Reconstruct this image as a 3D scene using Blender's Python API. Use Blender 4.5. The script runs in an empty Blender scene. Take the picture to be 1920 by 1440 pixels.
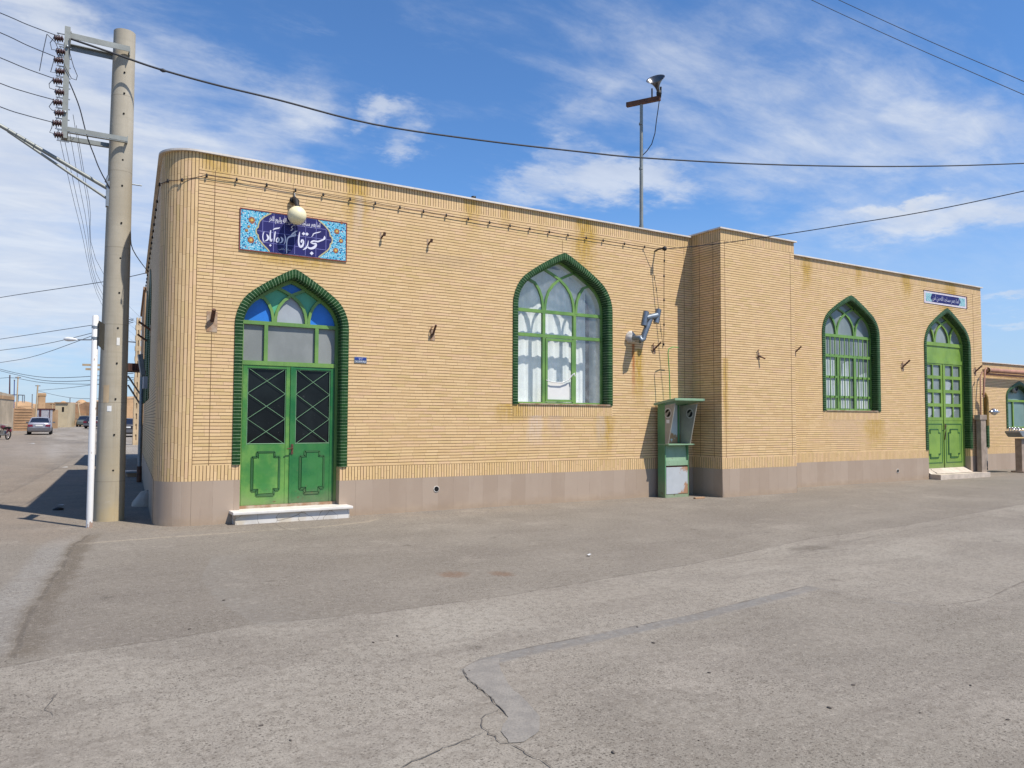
import bpy, bmesh, math, random
from mathutils import Vector, Matrix, Quaternion
from mathutils.geometry import tessellate_polygon
random.seed(7)
R = math.radians
scene = bpy.context.scene
COL = scene.collection

# ------------------------------------------------------------------ survey
# camera solved from the photograph (1920x1440 pixel grid); metres, ground z = 0
FPX = 1454.84
CF = Vector((0.52538174, 0.84954697, 0.04737064))
CR = Vector((0.8503839, -0.52614438, 0.00439511))
CU = Vector((-0.02865765, -0.03797411, 0.99886771))
CAM = Vector((-2.2592, -13.6299, 1.74))
def ray(u, v): return CF + CR*((u-960)/FPX) - CU*((v-720)/FPX)
def at(u, v, ax, k):
    d = ray(u, v); i = 'xyz'.index(ax); return CAM + d*((k-CAM[i])/d[i])
def dep(u, v, dist): return CAM + ray(u, v)*dist
def gz(x, y): return 0.0075*min(max(y-8, 0), 122)
def grd(u, v):
    z = 0.0
    for _ in range(30):
        q = at(u, v, 'z', z); z = gz(q.x, q.y)*.5 + z*.5
    return q
def gat(u, dist):
    q = dep(u, 785, dist); q.z = gz(q.x, q.y); return q
def vz(q, v):          # height of a point standing above/below q that shows at row v
    d = q - CAM; f = d.dot(CF)
    lo, hi = -5., 40.
    for _ in range(50):
        m = (lo+hi)/2; e = Vector((q.x, q.y, m))-CAM
        vv = 720 - FPX*e.dot(CU)/e.dot(CF)
        if vv > v: lo = m
        else: hi = m
    return lo
def vpl(u, v, A, B):   # hit of a ray with the upright plane through A and B
    n = Vector((B[1]-A[1], A[0]-B[0], 0)); d = ray(u, v)
    return CAM + d*((Vector(A)-CAM).dot(n)/d.dot(n))

# ------------------------------------------------------------------ mesh builder
class MB:
    def __init__(s): s.v = []; s.f = []; s.uv = []; s.sm = []
    def face(s, pts, uv=None, smooth=False):
        i = len(s.v); s.v += [tuple(p) for p in pts]; s.f.append(list(range(i, i+len(pts))))
        s.uv.append(uv or [(p[0]+p[1], p[2]) for p in pts]); s.sm.append(smooth)
    def box(s, a, b, M=None):
        x0, y0, z0 = a; x1, y1, z1 = b
        c = [Vector(q) for q in ((x0,y0,z0),(x1,y0,z0),(x1,y1,z0),(x0,y1,z0),(x0,y0,z1),(x1,y0,z1),(x1,y1,z1),(x0,y1,z1))]
        if M is not None: c = [M @ q for q in c]
        for q in ((0,3,2,1),(4,5,6,7),(0,1,5,4),(1,2,6,5),(2,3,7,6),(3,0,4,7)): s.face([c[k] for k in q])
    def grid(s, rows, closed=False, smooth=True):
        i = len(s.v); n = len(rows[0])
        for r in rows: s.v += [tuple(p) for p in r]
        for a in range(len(rows)-1):
            for b in range(n if closed else n-1):
                c = (b+1) % n
                s.f.append([i+a*n+b, i+a*n+c, i+(a+1)*n+c, i+(a+1)*n+b])
                s.uv.append([(b*.1, a*.1), (b*.1+.1, a*.1), (b*.1+.1, a*.1+.1), (b*.1, a*.1+.1)]); s.sm.append(smooth)
    def tube(s, pts, r, n=8, cap=True, smooth=True):
        pts = [Vector(p) for p in pts]; m = len(pts)
        rr = r if isinstance(r, (list, tuple)) else [r]*m
        rows = []; up = None
        for k in range(m):
            t = (pts[min(k+1, m-1)]-pts[max(k-1, 0)]).normalized()
            if up is None:
                up = Vector((0, 0, 1)) if abs(t.z) < .9 else Vector((1, 0, 0))
            a = t.cross(up)
            if a.length < 1e-5: a = t.cross(Vector((0, 1, 0)))
            a.normalize(); b = a.cross(t).normalized(); up = b
            rows.append([pts[k]+(a*math.cos(2*math.pi*j/n)+b*math.sin(2*math.pi*j/n))*rr[k] for j in range(n)])
        s.grid(rows, True, smooth)
        if cap:
            s.face(rows[0][::-1]); s.face(rows[-1])
    def lathe(s, prof, o, ax=(0,0,1), n=20, smooth=True):
        ax = Vector(ax).normalized(); o = Vector(o)
        a = ax.orthogonal().normalized(); b = ax.cross(a)
        s.grid([[o+ax*h+(a*math.cos(2*math.pi*j/n)+b*math.sin(2*math.pi*j/n))*max(r, 1e-4) for j in range(n)] for r, h in prof], True, smooth)
    def prism(s, poly, fn, d0, d1):     # poly 2D, fn(a,b,d) -> 3D
        tri = tessellate_polygon([[Vector((a, b, 0)) for a, b in poly]])
        for d in (d0, d1):
            for t in tri: s.face([fn(*poly[k], d) for k in t], [poly[k] for k in t])
        for k in range(len(poly)):
            a, b = poly[k], poly[(k+1) % len(poly)]
            s.face([fn(*a, d0), fn(*b, d0), fn(*b, d1), fn(*a, d1)], [a, b, (b[0]+.01, b[1]), (a[0]+.01, a[1])])
    def sheet(s, outer, holes, fn, d=0, uvf=None):
        polys = [[Vector((a, b, 0)) for a, b in outer]]+[[Vector((a, b, 0)) for a, b in h] for h in holes]
        flat = [tuple(p[:2]) for q in polys for p in q]
        for t in tessellate_polygon(polys):
            s.face([fn(*flat[k], d) for k in t], [uvf(*flat[k]) if uvf else flat[k] for k in t])
    def build(s, name, mat, parent=None, weld=False, bevel=0):
        off = Vector((0, 0, 0)); q = parent
        while q is not None: off += q.location; q = q.parent
        me = bpy.data.meshes.new(name)
        me.from_pydata([tuple(Vector(p)-off) for p in s.v], [], s.f)
        ul = me.uv_layers.new(name='UVMap'); k = 0; arr = []
        for uv in s.uv:
            for a in uv: arr += [a[0], a[1]]
        ul.data.foreach_set('uv', arr)
        me.polygons.foreach_set('use_smooth', s.sm)
        me.materials.append(mat); me.update()
        if weld or bevel:
            bm = bmesh.new(); bm.from_mesh(me); bmesh.ops.remove_doubles(bm, verts=bm.verts, dist=1e-5)
            bmesh.ops.recalc_face_normals(bm, faces=bm.faces)
            if bevel:
                ed = [e for e in bm.edges if len(e.link_faces) == 2 and e.calc_face_angle(0) > .6]
                bmesh.ops.bevel(bm, geom=ed, offset=bevel, segments=2, profile=.6, affect='EDGES', clamp_overlap=True)
            bm.to_mesh(me); bm.free()
        o = bpy.data.objects.new(name, me); COL.objects.link(o)
        if parent is not None: o.parent = parent
        return o
def tag(o, label=None, cat=None, group=None, kind=None):
    if label: o['label'] = label
    if cat: o['category'] = cat
    if group: o['group'] = group
    if kind: o['kind'] = kind
    return o
def thing(name, label, cat, loc=(0, 0, 0), group=None):
    o = bpy.data.objects.new(name, None); COL.objects.link(o); o.location = loc; o.empty_display_size = .2
    return tag(o, label, cat, group)
def dup(root, loc, rot=None, label=None, group=None):
    def cp(o, par):
        c = o.copy(); COL.objects.link(c)
        if par is not None: c.parent = par
        for ch in list(o.children): cp(ch, c)
        return c
    r = cp(root, None); r.location = loc
    if rot is not None: r.rotation_euler = rot
    if label: r['label'] = label
    if group: r['group'] = group
    return r

# ------------------------------------------------------------------ node helper
class NT:
    def __init__(s, tree): s.t = tree
    def n(s, typ, **kw):
        x = s.t.nodes.new(typ)
        for k, v in kw.items(): setattr(x, k, v)
        return x
    def put(s, sock, val):
        if val is None: return
        if hasattr(val, 'is_output') or isinstance(val, bpy.types.NodeSocket): s.t.links.new(val, sock)
        else:
            if sock.type == 'RGBA' and len(val) == 3: val = (*val, 1)
            sock.default_value = val
    def m(s, op, a, b=None, c=None, clamp=False):
        x = s.n('ShaderNodeMath', operation=op, use_clamp=clamp)
        s.put(x.inputs[0], a); s.put(x.inputs[1], b); s.put(x.inputs[2], c); return x.outputs[0]
    def vm(s, op, a, b=None):
        x = s.n('ShaderNodeVectorMath', operation=op); s.put(x.inputs[0], a); s.put(x.inputs[1], b)
        return x.outputs['Value'] if op in ('DOT_PRODUCT', 'LENGTH') else x.outputs[0]
    def xyz(s, v):
        x = s.n('ShaderNodeSeparateXYZ'); s.put(x.inputs[0], v); return x.outputs
    def comb(s, a=0., b=0., c=0.):
        x = s.n('ShaderNodeCombineXYZ'); s.put(x.inputs[0], a); s.put(x.inputs[1], b); s.put(x.inputs[2], c); return x.outputs[0]
    def noise(s, vec, scale, detail=3., rough=.55, dist=0.):
        x = s.n('ShaderNodeTexNoise'); s.put(x.inputs['Vector'], vec); x.inputs['Scale'].default_value = scale
        x.inputs['Detail'].default_value = detail; x.inputs['Roughness'].default_value = rough; x.inputs['Distortion'].default_value = dist
        return x.outputs['Fac']
    def white(s, vec):
        x = s.n('ShaderNodeTexWhiteNoise'); s.put(x.inputs['Vector'], vec); return x.outputs
    def vor(s, vec, scale, feature='F1', rand=1.):
        x = s.n('ShaderNodeTexVoronoi', feature=feature); s.put(x.inputs['Vector'], vec)
        x.inputs['Scale'].default_value = scale; x.inputs['Randomness'].default_value = rand; return x.outputs
    def ramp(s, f, a, b, lo=0., hi=1.):      # smoothstep a..b -> lo..hi
        x = s.n('ShaderNodeMapRange', interpolation_type='SMOOTHSTEP'); s.put(x.inputs[0], f)
        for i, v in ((1, a), (2, b), (3, lo), (4, hi)): s.put(x.inputs[i], v)
        return x.outputs[0]
    def mix(s, f, a, b, mode='MIX'):
        x = s.n('ShaderNodeMix', data_type='RGBA', blend_type=mode); s.put(x.inputs[0], f)
        s.put(x.inputs[6], a); s.put(x.inputs[7], b); return x.outputs[2]
    def coord(s, k='Object'): return s.n('ShaderNodeTexCoord').outputs[k]
    def bump(s, h, st=.3, dist=.01):
        x = s.n('ShaderNodeBump'); x.inputs['Strength'].default_value = st; x.inputs['Distance'].default_value = dist
        s.put(x.inputs['Height'], h); return x.outputs[0]
def mat(name):
    m = bpy.data.materials.new(name); m.use_nodes = True; t = m.node_tree
    b = t.nodes['Principled BSDF']; return m, NT(t), b
def simple(name, col, rough=.6, metal=0., var=.12, scale=6., bump=0., spec=.4, col2=None, lo=.35, hi=.65):
    m, N, b = mat(name); c = N.coord()
    f = N.noise(c, scale, 5.)
    base = N.mix(N.ramp(f, lo, hi), col, col2 or tuple(k*(1-var) for k in col))
    f2 = N.noise(c, scale*7, 3.)
    base = N.mix(N.m('MULTIPLY', N.ramp(f2, .45, .75), var*1.2), base, tuple(k*.55 for k in col))
    N.put(b.inputs['Base Color'], base); b.inputs['Roughness'].default_value = rough
    b.inputs['Metallic'].default_value = metal; b.inputs['Specular IOR Level'].default_value = spec
    if bump: N.put(b.inputs['Normal'], N.bump(N.noise(c, scale*9, 4.), bump, .01))
    return m

# ------------------------------------------------------------------ materials
PITCH = .057
def brick_mat(name, stains=(), joint_bump=.5):
    m, N, b = mat(name)
    uv = N.xyz(N.coord('UV')); P = N.coord('Object'); px = N.xyz(P)
    u, v = uv[0], uv[1]
    wob = N.m('MULTIPLY', N.m('SUBTRACT', N.noise(P, 1.7, 2.), .5), .012)
    vv = N.m('DIVIDE', N.m('ADD', v, wob), PITCH)
    row = N.m('FLOOR', vv); fv = N.m('FRACT', vv)
    off = N.m('MULTIPLY', N.white(N.comb(row, 3.1, 0))[0], .26)
    uu = N.m('DIVIDE', N.m('ADD', u, off), .262)
    colm = N.m('FLOOR', uu); fu = N.m('FRACT', uu)
    rnd = N.white(N.comb(row, colm, 1.7)); r1 = rnd[0]; r2 = N.xyz(rnd[1])
    e = N.m('MINIMUM', fv, N.m('SUBTRACT', 1., fv))
    jw = N.m('ADD', .074, N.m('MULTIPLY', N.noise(P, 5., 2.), .06))
    hj = N.ramp(e, N.m('MULTIPLY', jw, .72), N.m('MULTIPLY', jw, 1.25), 1., 0.)
    eu = N.m('MULTIPLY', N.m('MINIMUM', fu, N.m('SUBTRACT', 1., fu)), .262)
    vj = N.m('MULTIPLY', N.ramp(eu, .0015, .0038, 1., 0.), N.ramp(r1, .2, .8, .15, .65))
    base = N.mix(r1, (.602, .405, .200), (.682, .474, .248))
    base = N.mix(N.m('MULTIPLY', N.ramp(r2[1], .7, 1.), .6), base, (.64, .42, .25))
    base = N.mix(N.m('MULTIPLY', N.ramp(r2[2], .78, 1.), .5), base, (.55, .395, .165))
    big = N.noise(P, .55, 4., .6)
    base = N.mix(N.m('MULTIPLY', N.ramp(big, .5, .75), .35), base, (.57, .39, .145))
    dirt = N.noise(N.vm('MULTIPLY', P, (2.2, 2.2, .45)), 1.6, 5., .65)
    base = N.mix(N.m('MULTIPLY', N.ramp(dirt, .52, .8), .32), base, (.45, .315, .175))
    for z0, L_, k_ in ((6.22, .75, .5),):
        run = N.noise(N.comb(N.m('MULTIPLY', px[0], 1.), N.m('MULTIPLY', px[2], .22), N.m('MULTIPLY', px[1], 1.)), 2.1, 5., .7)
        fall = N.ramp(px[2], z0-L_, z0)
        base = N.mix(N.m('MULTIPLY', N.m('MULTIPLY', fall, N.ramp(run, .52, .70)), k_), base, (.47, .31, .09))
    base = N.mix(N.m('MULTIPLY', N.ramp(N.noise(P, 45., 3.), .5, .8), .22), base, (.45, .30, .15))
    for (x0, z1, sx, L, col, k) in stains:      # streaks that start at height z1 and run down L metres
        d = N.m('ABSOLUTE', N.m('SUBTRACT', N.m('ADD', px[0], N.m('MULTIPLY', N.m('SUBTRACT', N.noise(P, 3., 3.), .5), sx*1.2)), x0))
        gx = N.ramp(d, sx*.25, sx, 1., 0.)
        gzz = N.m('MULTIPLY', N.ramp(px[2], z1-L, z1-L*.25), N.ramp(px[2], z1, z1+.03, 1., 0.))
        w = N.m('MULTIPLY', N.m('MULTIPLY', gx, gzz), N.m('MULTIPLY', N.ramp(N.noise(N.vm('MULTIPLY', P, (3., 3., .8)), 5., 4.), .3, .6, .4, 1.), min(1., k*1.3)))
        base = N.mix(w, base, col)
    jc = N.mix(N.noise(P, 9., 2.), (.075, .038, .014), (.15, .08, .034))
    base = N.mix(N.m('MULTIPLY', N.m('MAXIMUM', hj, vj), .96), base, jc)
    N.put(b.inputs['Base Color'], base); b.inputs['Roughness'].default_value = .62
    b.inputs['Specular IOR Level'].default_value = .3
    h = N.m('ADD', N.m('SUBTRACT', 1., N.m('MAXIMUM', hj, N.m('MULTIPLY', vj, .4))), N.m('MULTIPLY', r2[0], .25))
    N.put(b.inputs['Normal'], N.bump(h, joint_bump, .006))
    return m
YEL = (.46, .285, .05); WHT = (.62, .50, .42); RST = (.40, .13, .03); GRY = (.40, .30, .22)
M = {}
M['brick'] = brick_mat('brick', [
    (2.75, 6.25, .38, 1.3, YEL, .7), (2.80, 5.9, .14, 1.0, WHT, .4), (5.2, 6.25, .3, .9, YEL, .6), (8.05, 6.25, .42, 1.9, YEL, .75),
    (6.0, 6.25, .16, .6, YEL, .5), (.3, 6.25, .4, .7, YEL, .6), (9.44, 3.5, .07, 1.5, RST, 1.), (9.6, 3.4, .2, 1.6, YEL, .75),
    (6.75, 1.84, .26, .8, WHT, .42), (7.3, 1.84, .3, .6, (.5, .36, .28), .4), (8.6, 1.84, .35, 1.2, YEL, .6), (6.2, 2.08, .5, .5, YEL, .6),
    (8.5, 1.84, .2, .9, WHT, .4), (1.6, 4.65, 1.05, .32, YEL, .6), (4.6, 5.0, 1.4, .35, (.47, .33, .2), .35),
    (15.6, 6.25, .3, 1.2, YEL, .7), (17.9, 6.25, .25, .8, YEL, .6), (20.3, 6.25, .4, 1.0, YEL, .7), (22.7, 6.25, .5, 1.2, YEL, .7),
    (17.2, 1.80, 1.1, 1.0, (.58, .40, .25), .45), (18.6, 1.80, .6, 1.0, YEL, .55), (11.42, 3.2, .12, 2.3, YEL, .6), (22.4, 5.5, .5, .5, YEL, .6)])
def mk_plinth():
    m, N, b = mat('plinth_slab'); P = N.coord(); uv = N.xyz(N.coord('UV'))
    k = N.m('DIVIDE', uv[0], .335); cid = N.m('FLOOR', k); f = N.m('FRACT', k)
    e = N.m('MULTIPLY', N.m('MINIMUM', f, N.m('SUBTRACT', 1., f)), .335)
    r = N.white(N.comb(cid, 2.2, 0))
    base = N.mix(r[0], (.325, .243, .176), (.37, .284, .212))
    base = N.mix(N.m('MULTIPLY', N.ramp(N.noise(P, 2.2, 5.), .45, .8), .4), base, (.41, .32, .24))
    base = N.mix(N.m('MULTIPLY', N.ramp(N.m('ADD', uv[1], N.m('MULTIPLY', N.noise(P, 4., 4.), .16)), .05, .27, 1., 0.), .5), base, (.42, .31, .20))
    jj = N.m('MULTIPLY', N.ramp(e, .0015, .004, 1., 0.), N.ramp(N.noise(P, 3.1, 2.), .42, .6, .15, .8))
    base = N.mix(jj, base, (.2, .145, .105))
    base = N.mix(N.m('MULTIPLY', N.ramp(N.m('ADD', uv[1], N.m('MULTIPLY', N.noise(P, 2.3, 5., .7), .5)), .22, .42, 1., 0.), .45), base, (.26, .185, .125))
    base = N.mix(N.m('MULTIPLY', N.ramp(N.noise(N.vm('MULTIPLY', P, (5., 5., .6)), 2.2, 5., .65), .55, .75), .3), base, (.27, .2, .15))
    base = N.mix(N.m('MULTIPLY', N.ramp(N.noise(P, 60., 2.), .62, .8), .25), base, (.25, .19, .15))
    N.put(b.inputs['Base Color'], base); b.inputs['Roughness'].default_value = .55
    N.put(b.inputs['Normal'], N.bump(N.noise(P, 30., 3.), .08, .01)); return m
M['plinth'] = mk_plinth()
def mk_trim():
    m, N, b = mat('glazed_green_brick'); P = N.coord(); uv = N.xyz(N.coord('UV'))
    k = N.m('DIVIDE', uv[0], PITCH); cid = N.m('FLOOR', k); f = N.m('FRACT', k)
    e = N.m('MINIMUM', f, N.m('SUBTRACT', 1., f)); r = N.white(N.comb(cid, .5, 0))
    base = N.mix(r[0], (.007, .034, .008), (.016, .060, .014))
    base = N.mix(N.m('MULTIPLY', N.ramp(N.noise(P, 25., 3.), .5, .75), .5), base, (.04, .075, .035))
    j = N.ramp(e, .04, .07, 1., 0.)
    base = N.mix(N.m('MULTIPLY', j, N.ramp(N.noise(P, 8., 2.), .3, .55, .35, .85)), base, (.31, .42, .24))
    N.put(b.inputs['Base Color'], base); b.inputs['Specular IOR Level'].default_value = .18
    N.put(b.inputs['Roughness'], N.m('ADD', .4, N.m('MULTIPLY', j, .5)))
    N.put(b.inputs['Normal'], N.bump(N.m('SUBTRACT', 1., j), .35, .004)); return m
M['trim'] = mk_trim()
M['coping'] = simple('coping_stone', (.66, .60, .53), .55, var=.2, scale=2.5, bump=.15)
M['conc_roof'] = simple('roof_screed', (.3, .27, .24), .9, var=.3, scale=1.)
M['mortar'] = simple('expansion_joint', (.17, .095, .045), .9, var=.3)
M['white_in'] = simple('interior_plaster', (.82, .81, .78), .9, var=.1, scale=1.5)
M['wood_post'] = simple('brown_wood', (.16, .075, .045), .5, var=.3, scale=6)
def paint(name, c1, c2, rough=.42, chips=.1, sc=1.6):
    m, N, b = mat(name); P = N.coord()
    base = N.mix(N.ramp(N.noise(P, sc, 5., .6), .38, .66), c1, c2)
    base = N.mix(N.m('MULTIPLY', N.ramp(N.noise(N.vm('MULTIPLY', P, (6., 6., .7)), 3., 4.), .5, .8), .3), base, tuple(k*.6 for k in c2))
    foot = N.ramp(N.m('ADD', N.xyz(P)[2], N.m('MULTIPLY', N.noise(P, 3., 5., .7), .5)), .45, .85, 1., 0.)
    base = N.mix(N.m('MULTIPLY', foot, .35), base, (.26, .2, .13))
    ch = N.m('MULTIPLY', N.ramp(N.noise(P, 15., 5., .7), N.m('SUBTRACT', .66, N.m('MULTIPLY', foot, .05)), N.m('SUBTRACT', .70, N.m('MULTIPLY', foot, .05))), min(1., chips*9))
    base = N.mix(ch, base, (.13, .07, .03))
    N.put(b.inputs['Base Color'], base); N.put(b.inputs['Roughness'], N.ramp(N.noise(P, 5., 3.), .3, .7, rough-.08, rough+.16))
    N.put(b.inputs['Normal'], N.bump(N.noise(P, 60., 3.), .05, .004)); return m
M['green_lt'] = paint('green_frame_paint', (.145, .275, .060), (.095, .205, .048))
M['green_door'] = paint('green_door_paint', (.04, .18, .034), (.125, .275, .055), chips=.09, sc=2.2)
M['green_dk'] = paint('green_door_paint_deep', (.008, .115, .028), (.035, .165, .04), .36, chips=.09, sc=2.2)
M['green_lime'] = paint('lime_door_paint', (.19, .31, .05), (.14, .245, .042), chips=.06)
M['groove'] = paint('groove_shade', (.02, .085, .02), (.03, .11, .03))  # dark green imitates the shadow line around the raised door panels
M['lattice'] = simple('lattice_paint', (.16, .31, .17), .5, var=.2)
def pane(name, col, rough=.12, spec=.5, dirt=.3, col2=None):
    m, N, b = mat(name); P = N.coord()
    base = N.mix(N.ramp(N.noise(N.vm('MULTIPLY', P, (1., 1., .6)), 1.7, 4.), .35, .7), col, col2 or tuple(k*1.25 for k in col))
    d = N.noise(P, 14., 5., .7)
    base = N.mix(N.m('MULTIPLY', N.ramp(d, .62, .78), dirt), base, (.4, .4, .37))
    N.put(b.inputs['Base Color'], base); N.put(b.inputs['Roughness'], N.m('ADD', rough, N.m('MULTIPLY', N.ramp(d, .5, .8), .3)))
    b.inputs['Specular IOR Level'].default_value = spec; return m
M['p_blue'] = pane('blue_pane', (.03, .165, .53), .3, .25, .05)
M['p_teal'] = pane('teal_pane', (.085, .315, .185), .3, .25, .05)
M['p_grey'] = pane('grey_pane', (.27, .29, .31), .3, .3, .05)
M['p_frost'] = pane('frosted_pane', (.19, .20, .19), .3, .3, .12, (.25, .26, .25))
M['p_dark'] = pane('dark_pane', (.004, .005, .006), .05, .22, .3, (.011, .014, .015))
M['p_dim'] = pane('dim_pane', (.155, .185, .18), .15, .5, .15, (.24, .27, .26))
M['p_sea'] = pane('sea_green_pane', (.15, .24, .22), .3, .4, .1, (.2, .29, .27))
def mk_glass():
    m = bpy.data.materials.new('clear_glass'); m.use_nodes = True; t = m.node_tree; t.nodes.clear(); N = NT(t)
    o = N.n('ShaderNodeOutputMaterial'); tr = N.n('ShaderNodeBsdfTransparent'); tr.inputs[0].default_value = (.94, .965, .96, 1)
    gl = N.n('ShaderNodeBsdfGlossy'); gl.inputs['Roughness'].default_value = .02
    df = N.n('ShaderNodeBsdfDiffuse'); df.inputs[0].default_value = (.55, .58, .58, 1)
    fr = N.n('ShaderNodeFresnel'); fr.inputs[0].default_value = 1.45
    m1 = N.n('ShaderNodeMixShader'); m2 = N.n('ShaderNodeMixShader')
    N.put(m1.inputs[0], N.ramp(N.noise(N.coord(), 6., 5., .7), .4, .8, .08, .30)); N.put(m1.inputs[1], tr.outputs[0]); N.put(m1.inputs[2], df.outputs[0])
    N.put(m2.inputs[0], fr.outputs[0]); N.put(m2.inputs[1], m1.outputs[0]); N.put(m2.inputs[2], gl.outputs[0])
    N.put(o.inputs[0], m2.outputs[0]); return m
M['glass'] = mk_glass()
def mk_curtain(name='curtain_cloth', col=(.90, .90, .88)):
    m, N, b = mat(name); P = N.coord()
    N.put(b.inputs['Base Color'], N.mix(N.noise(P, 3., 3.), col, tuple(k*.88 for k in col)))
    b.inputs['Roughness'].default_value = .9; b.inputs['Specular IOR Level'].default_value = .1; return m
M['curtain'] = mk_curtain()
M['rust'] = simple('rusty_steel', (.15, .065, .035), .75, .2, .4, 9., .3, col2=(.08, .04, .028))
M['rust_lt'] = simple('rusted_plate', (.42, .33, .24), .7, .1, .3, 6., .2, col2=(.30, .17, .09))
M['steel'] = simple('galvanised_steel', (.30, .32, .33), .42, .6, .2, 4., .1)
M['steel_pole'] = simple('painted_steel', (.27, .28, .255), .5, .2, .2, 3., .1)
M['flue'] = simple('zinc_flue', (.22, .25, .28), .4, .65, .25, 5., .1)
M['plaster_blob'] = simple('gypsum_plaster', (.62, .58, .52), .95, var=.25, scale=12., bump=.6)
M['black'] = simple('black_rubber', (.015, .014, .013), .6, var=.2)
M['wire'] = simple('wire_sheath', (.022, .024, .03), .6, var=.1)
M['wire_br'] = simple('old_cable', (.055, .03, .025), .7, var=.2)
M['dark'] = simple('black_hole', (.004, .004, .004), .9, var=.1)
M['papr2'] = simple('paper_behind_glass', (.36, .40, .41), .5, var=.2, scale=3.)
M['globe'] = simple('opal_plastic', (.80, .72, .46), .28, var=.06, scale=2., spec=.5)
M['ceramic'] = simple('brown_porcelain', (.06, .021, .017), .25, var=.2, scale=5., spec=.6)
M['white_paint'] = simple('white_pole_paint', (.70, .69, .66), .4, var=.15, scale=3., spec=.5)
def mk_post():
    m, N, b = mat('chipped_white_post'); P = N.coord(); px = N.xyz(P)
    base = N.mix(N.noise(P, 3., 4.), (.72, .70, .67), (.62, .60, .56))
    r = N.m('ADD', N.noise(N.vm('MULTIPLY', P, (1., 1., .5)), 9., 5., .7), N.ramp(px[2], .0, .5, .13, 0.))
    base = N.mix(N.m('MULTIPLY', N.ramp(r, .62, .68), .8), base, (.24, .12, .06))
    N.put(b.inputs['Base Color'], base); b.inputs['Roughness'].default_value = .4; return m
M['post'] = mk_post()
def mk_concrete():
    m, N, b = mat('spun_concrete'); P = N.coord(); px = N.xyz(P)
    base = N.mix(N.ramp(N.noise(P, 1.2, 5., .6), .35, .7), (.335, .295, .225), (.40, .355, .275))
    band = N.noise(N.vm('MULTIPLY', P, (.6, .6, 9.)), 1.4, 3.)
    base = N.mix(N.m('MULTIPLY', N.ramp(band, .5, .7), .25), base, (.27, .24, .18))
    base = N.mix(N.m('MULTIPLY', N.ramp(px[2], .1, 1.6, 1., 0.), N.ramp(N.noise(P, 2., 4.), .35, .6, .25, .75)), base, (.42, .32, .165))
    base = N.mix(N.m('MULTIPLY', N.ramp(N.noise(P, 40., 3.), .6, .8), .3), base, (.22, .19, .14))
    run = N.noise(N.vm('MULTIPLY', P, (7., 7., .35)), 1.6, 5., .7)
    base = N.mix(N.m('MULTIPLY', N.ramp(run, .5, .72), .45), base, (.225, .19, .135))
    base = N.mix(N.m('MULTIPLY', N.ramp(N.noise(P, 6., 5., .7), .6, .7), .35), base, (.45, .41, .34))
    seam = N.m('ABSOLUTE', N.m('SUBTRACT', N.m('FRACT', N.m('DIVIDE', px[2], 1.35)), .5))
    base = N.mix(N.ramp(seam, .003, .008, .5, 0.), base, (.2, .17, .12))
    N.put(b.inputs['Base Color'], base); b.inputs['Roughness'].default_value = .85
    N.put(b.inputs['Normal'], N.bump(N.noise(P, 25., 4.), .12, .01)); return m
M['concrete'] = mk_concrete()
def mk_marble():
    m, N, b = mat('cracked_marble'); P = N.coord()
    c = N.vor(N.vm('ADD', P, N.comb(N.m('MULTIPLY', N.noise(P, 4., 3.), .3), 0., 0.)), 3.2, 'DISTANCE_TO_EDGE')[0]
    base = N.mix(N.ramp(N.noise(P, 3., 5.), .4, .7), (.62, .59, .54), (.50, .47, .42))
    base = N.mix(N.m('MULTIPLY', N.ramp(N.noise(P, 1.9, 3.), .55, .7), .5), base, (.50, .38, .2))
    base = N.mix(N.ramp(c, .004, .02, .8, 0.), base, (.2, .16, .12))
    N.put(b.inputs['Base Color'], base); b.inputs['Roughness'].default_value = .45; return m
M['marble'] = mk_marble()
M['marble_top'] = simple('white_stone_tread', (.70, .66, .60), .4, var=.12, scale=4.)
M['booth_green'] = paint('booth_green_paint', (.105, .26, .12), (.08, .20, .09), chips=.1)
M['booth_lt'] = paint('booth_faded_paint', (.24, .36, .23), (.19, .31, .18), chips=.12)
def mk_rustpanel():
    m, N, b = mat('rust_stained_white_panel'); P = N.coord(); px = N.xyz(P)
    base = N.mix(N.noise(P, 5., 4.), (.46, .48, .49), (.36, .38, .39))
    r = N.ramp(N.m('ADD', N.noise(P, 3.2, 5., .7), N.m('SUBTRACT', N.m('MULTIPLY', px[0], .38), N.m('MULTIPLY', N.m('ABSOLUTE', N.m('SUBTRACT', px[2], .36)), -.22))), .60, .70)
    base = N.mix(N.m('MULTIPLY', r, .9), base, (.34, .16, .065))
    N.put(b.inputs['Base Color'], base); b.inputs['Roughness'].default_value = .55; return m
M['rustpanel'] = mk_rustpanel()
def mk_rustback():
    m, N, b = mat('rust_footed_white_panel'); P = N.coord(); px = N.xyz(P)
    base = N.mix(N.noise(P, 5., 4.), (.60, .62, .63), (.48, .49, .49))
    r = N.ramp(N.m('ADD', N.noise(P, 4., 5., .7), N.ramp(px[2], 1.25, 1.65, .3, -.05)), .60, .68)
    base = N.mix(N.m('MULTIPLY', r, .9), base, (.36, .17, .06))
    N.put(b.inputs['Base Color'], base); b.inputs['Roughness'].default_value = .55; return m
M['rustback'] = mk_rustback()
M['acrylic'] = simple('grey_booth_acrylic', (.36, .34, .28), .4, var=.15, scale=3.)
M['adobe'] = simple('adobe', (.47, .295, .16), .95, var=.25, scale=.5, bump=.5)
M['adobe_dk'] = simple('adobe_dark', (.38, .23, .13), .95, var=.35, scale=.7, bump=.5)
M['plaster'] = simple('old_plaster', (.50, .40, .28), .9, var=.3, scale=.4, bump=.3)
M['cream'] = simple('cream_plaster', (.52, .42, .27), .9, var=.2, scale=.4)
M['gate_grey'] = simple('gate_sheet', (.42, .40, .41), .5, var=.15)
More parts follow.
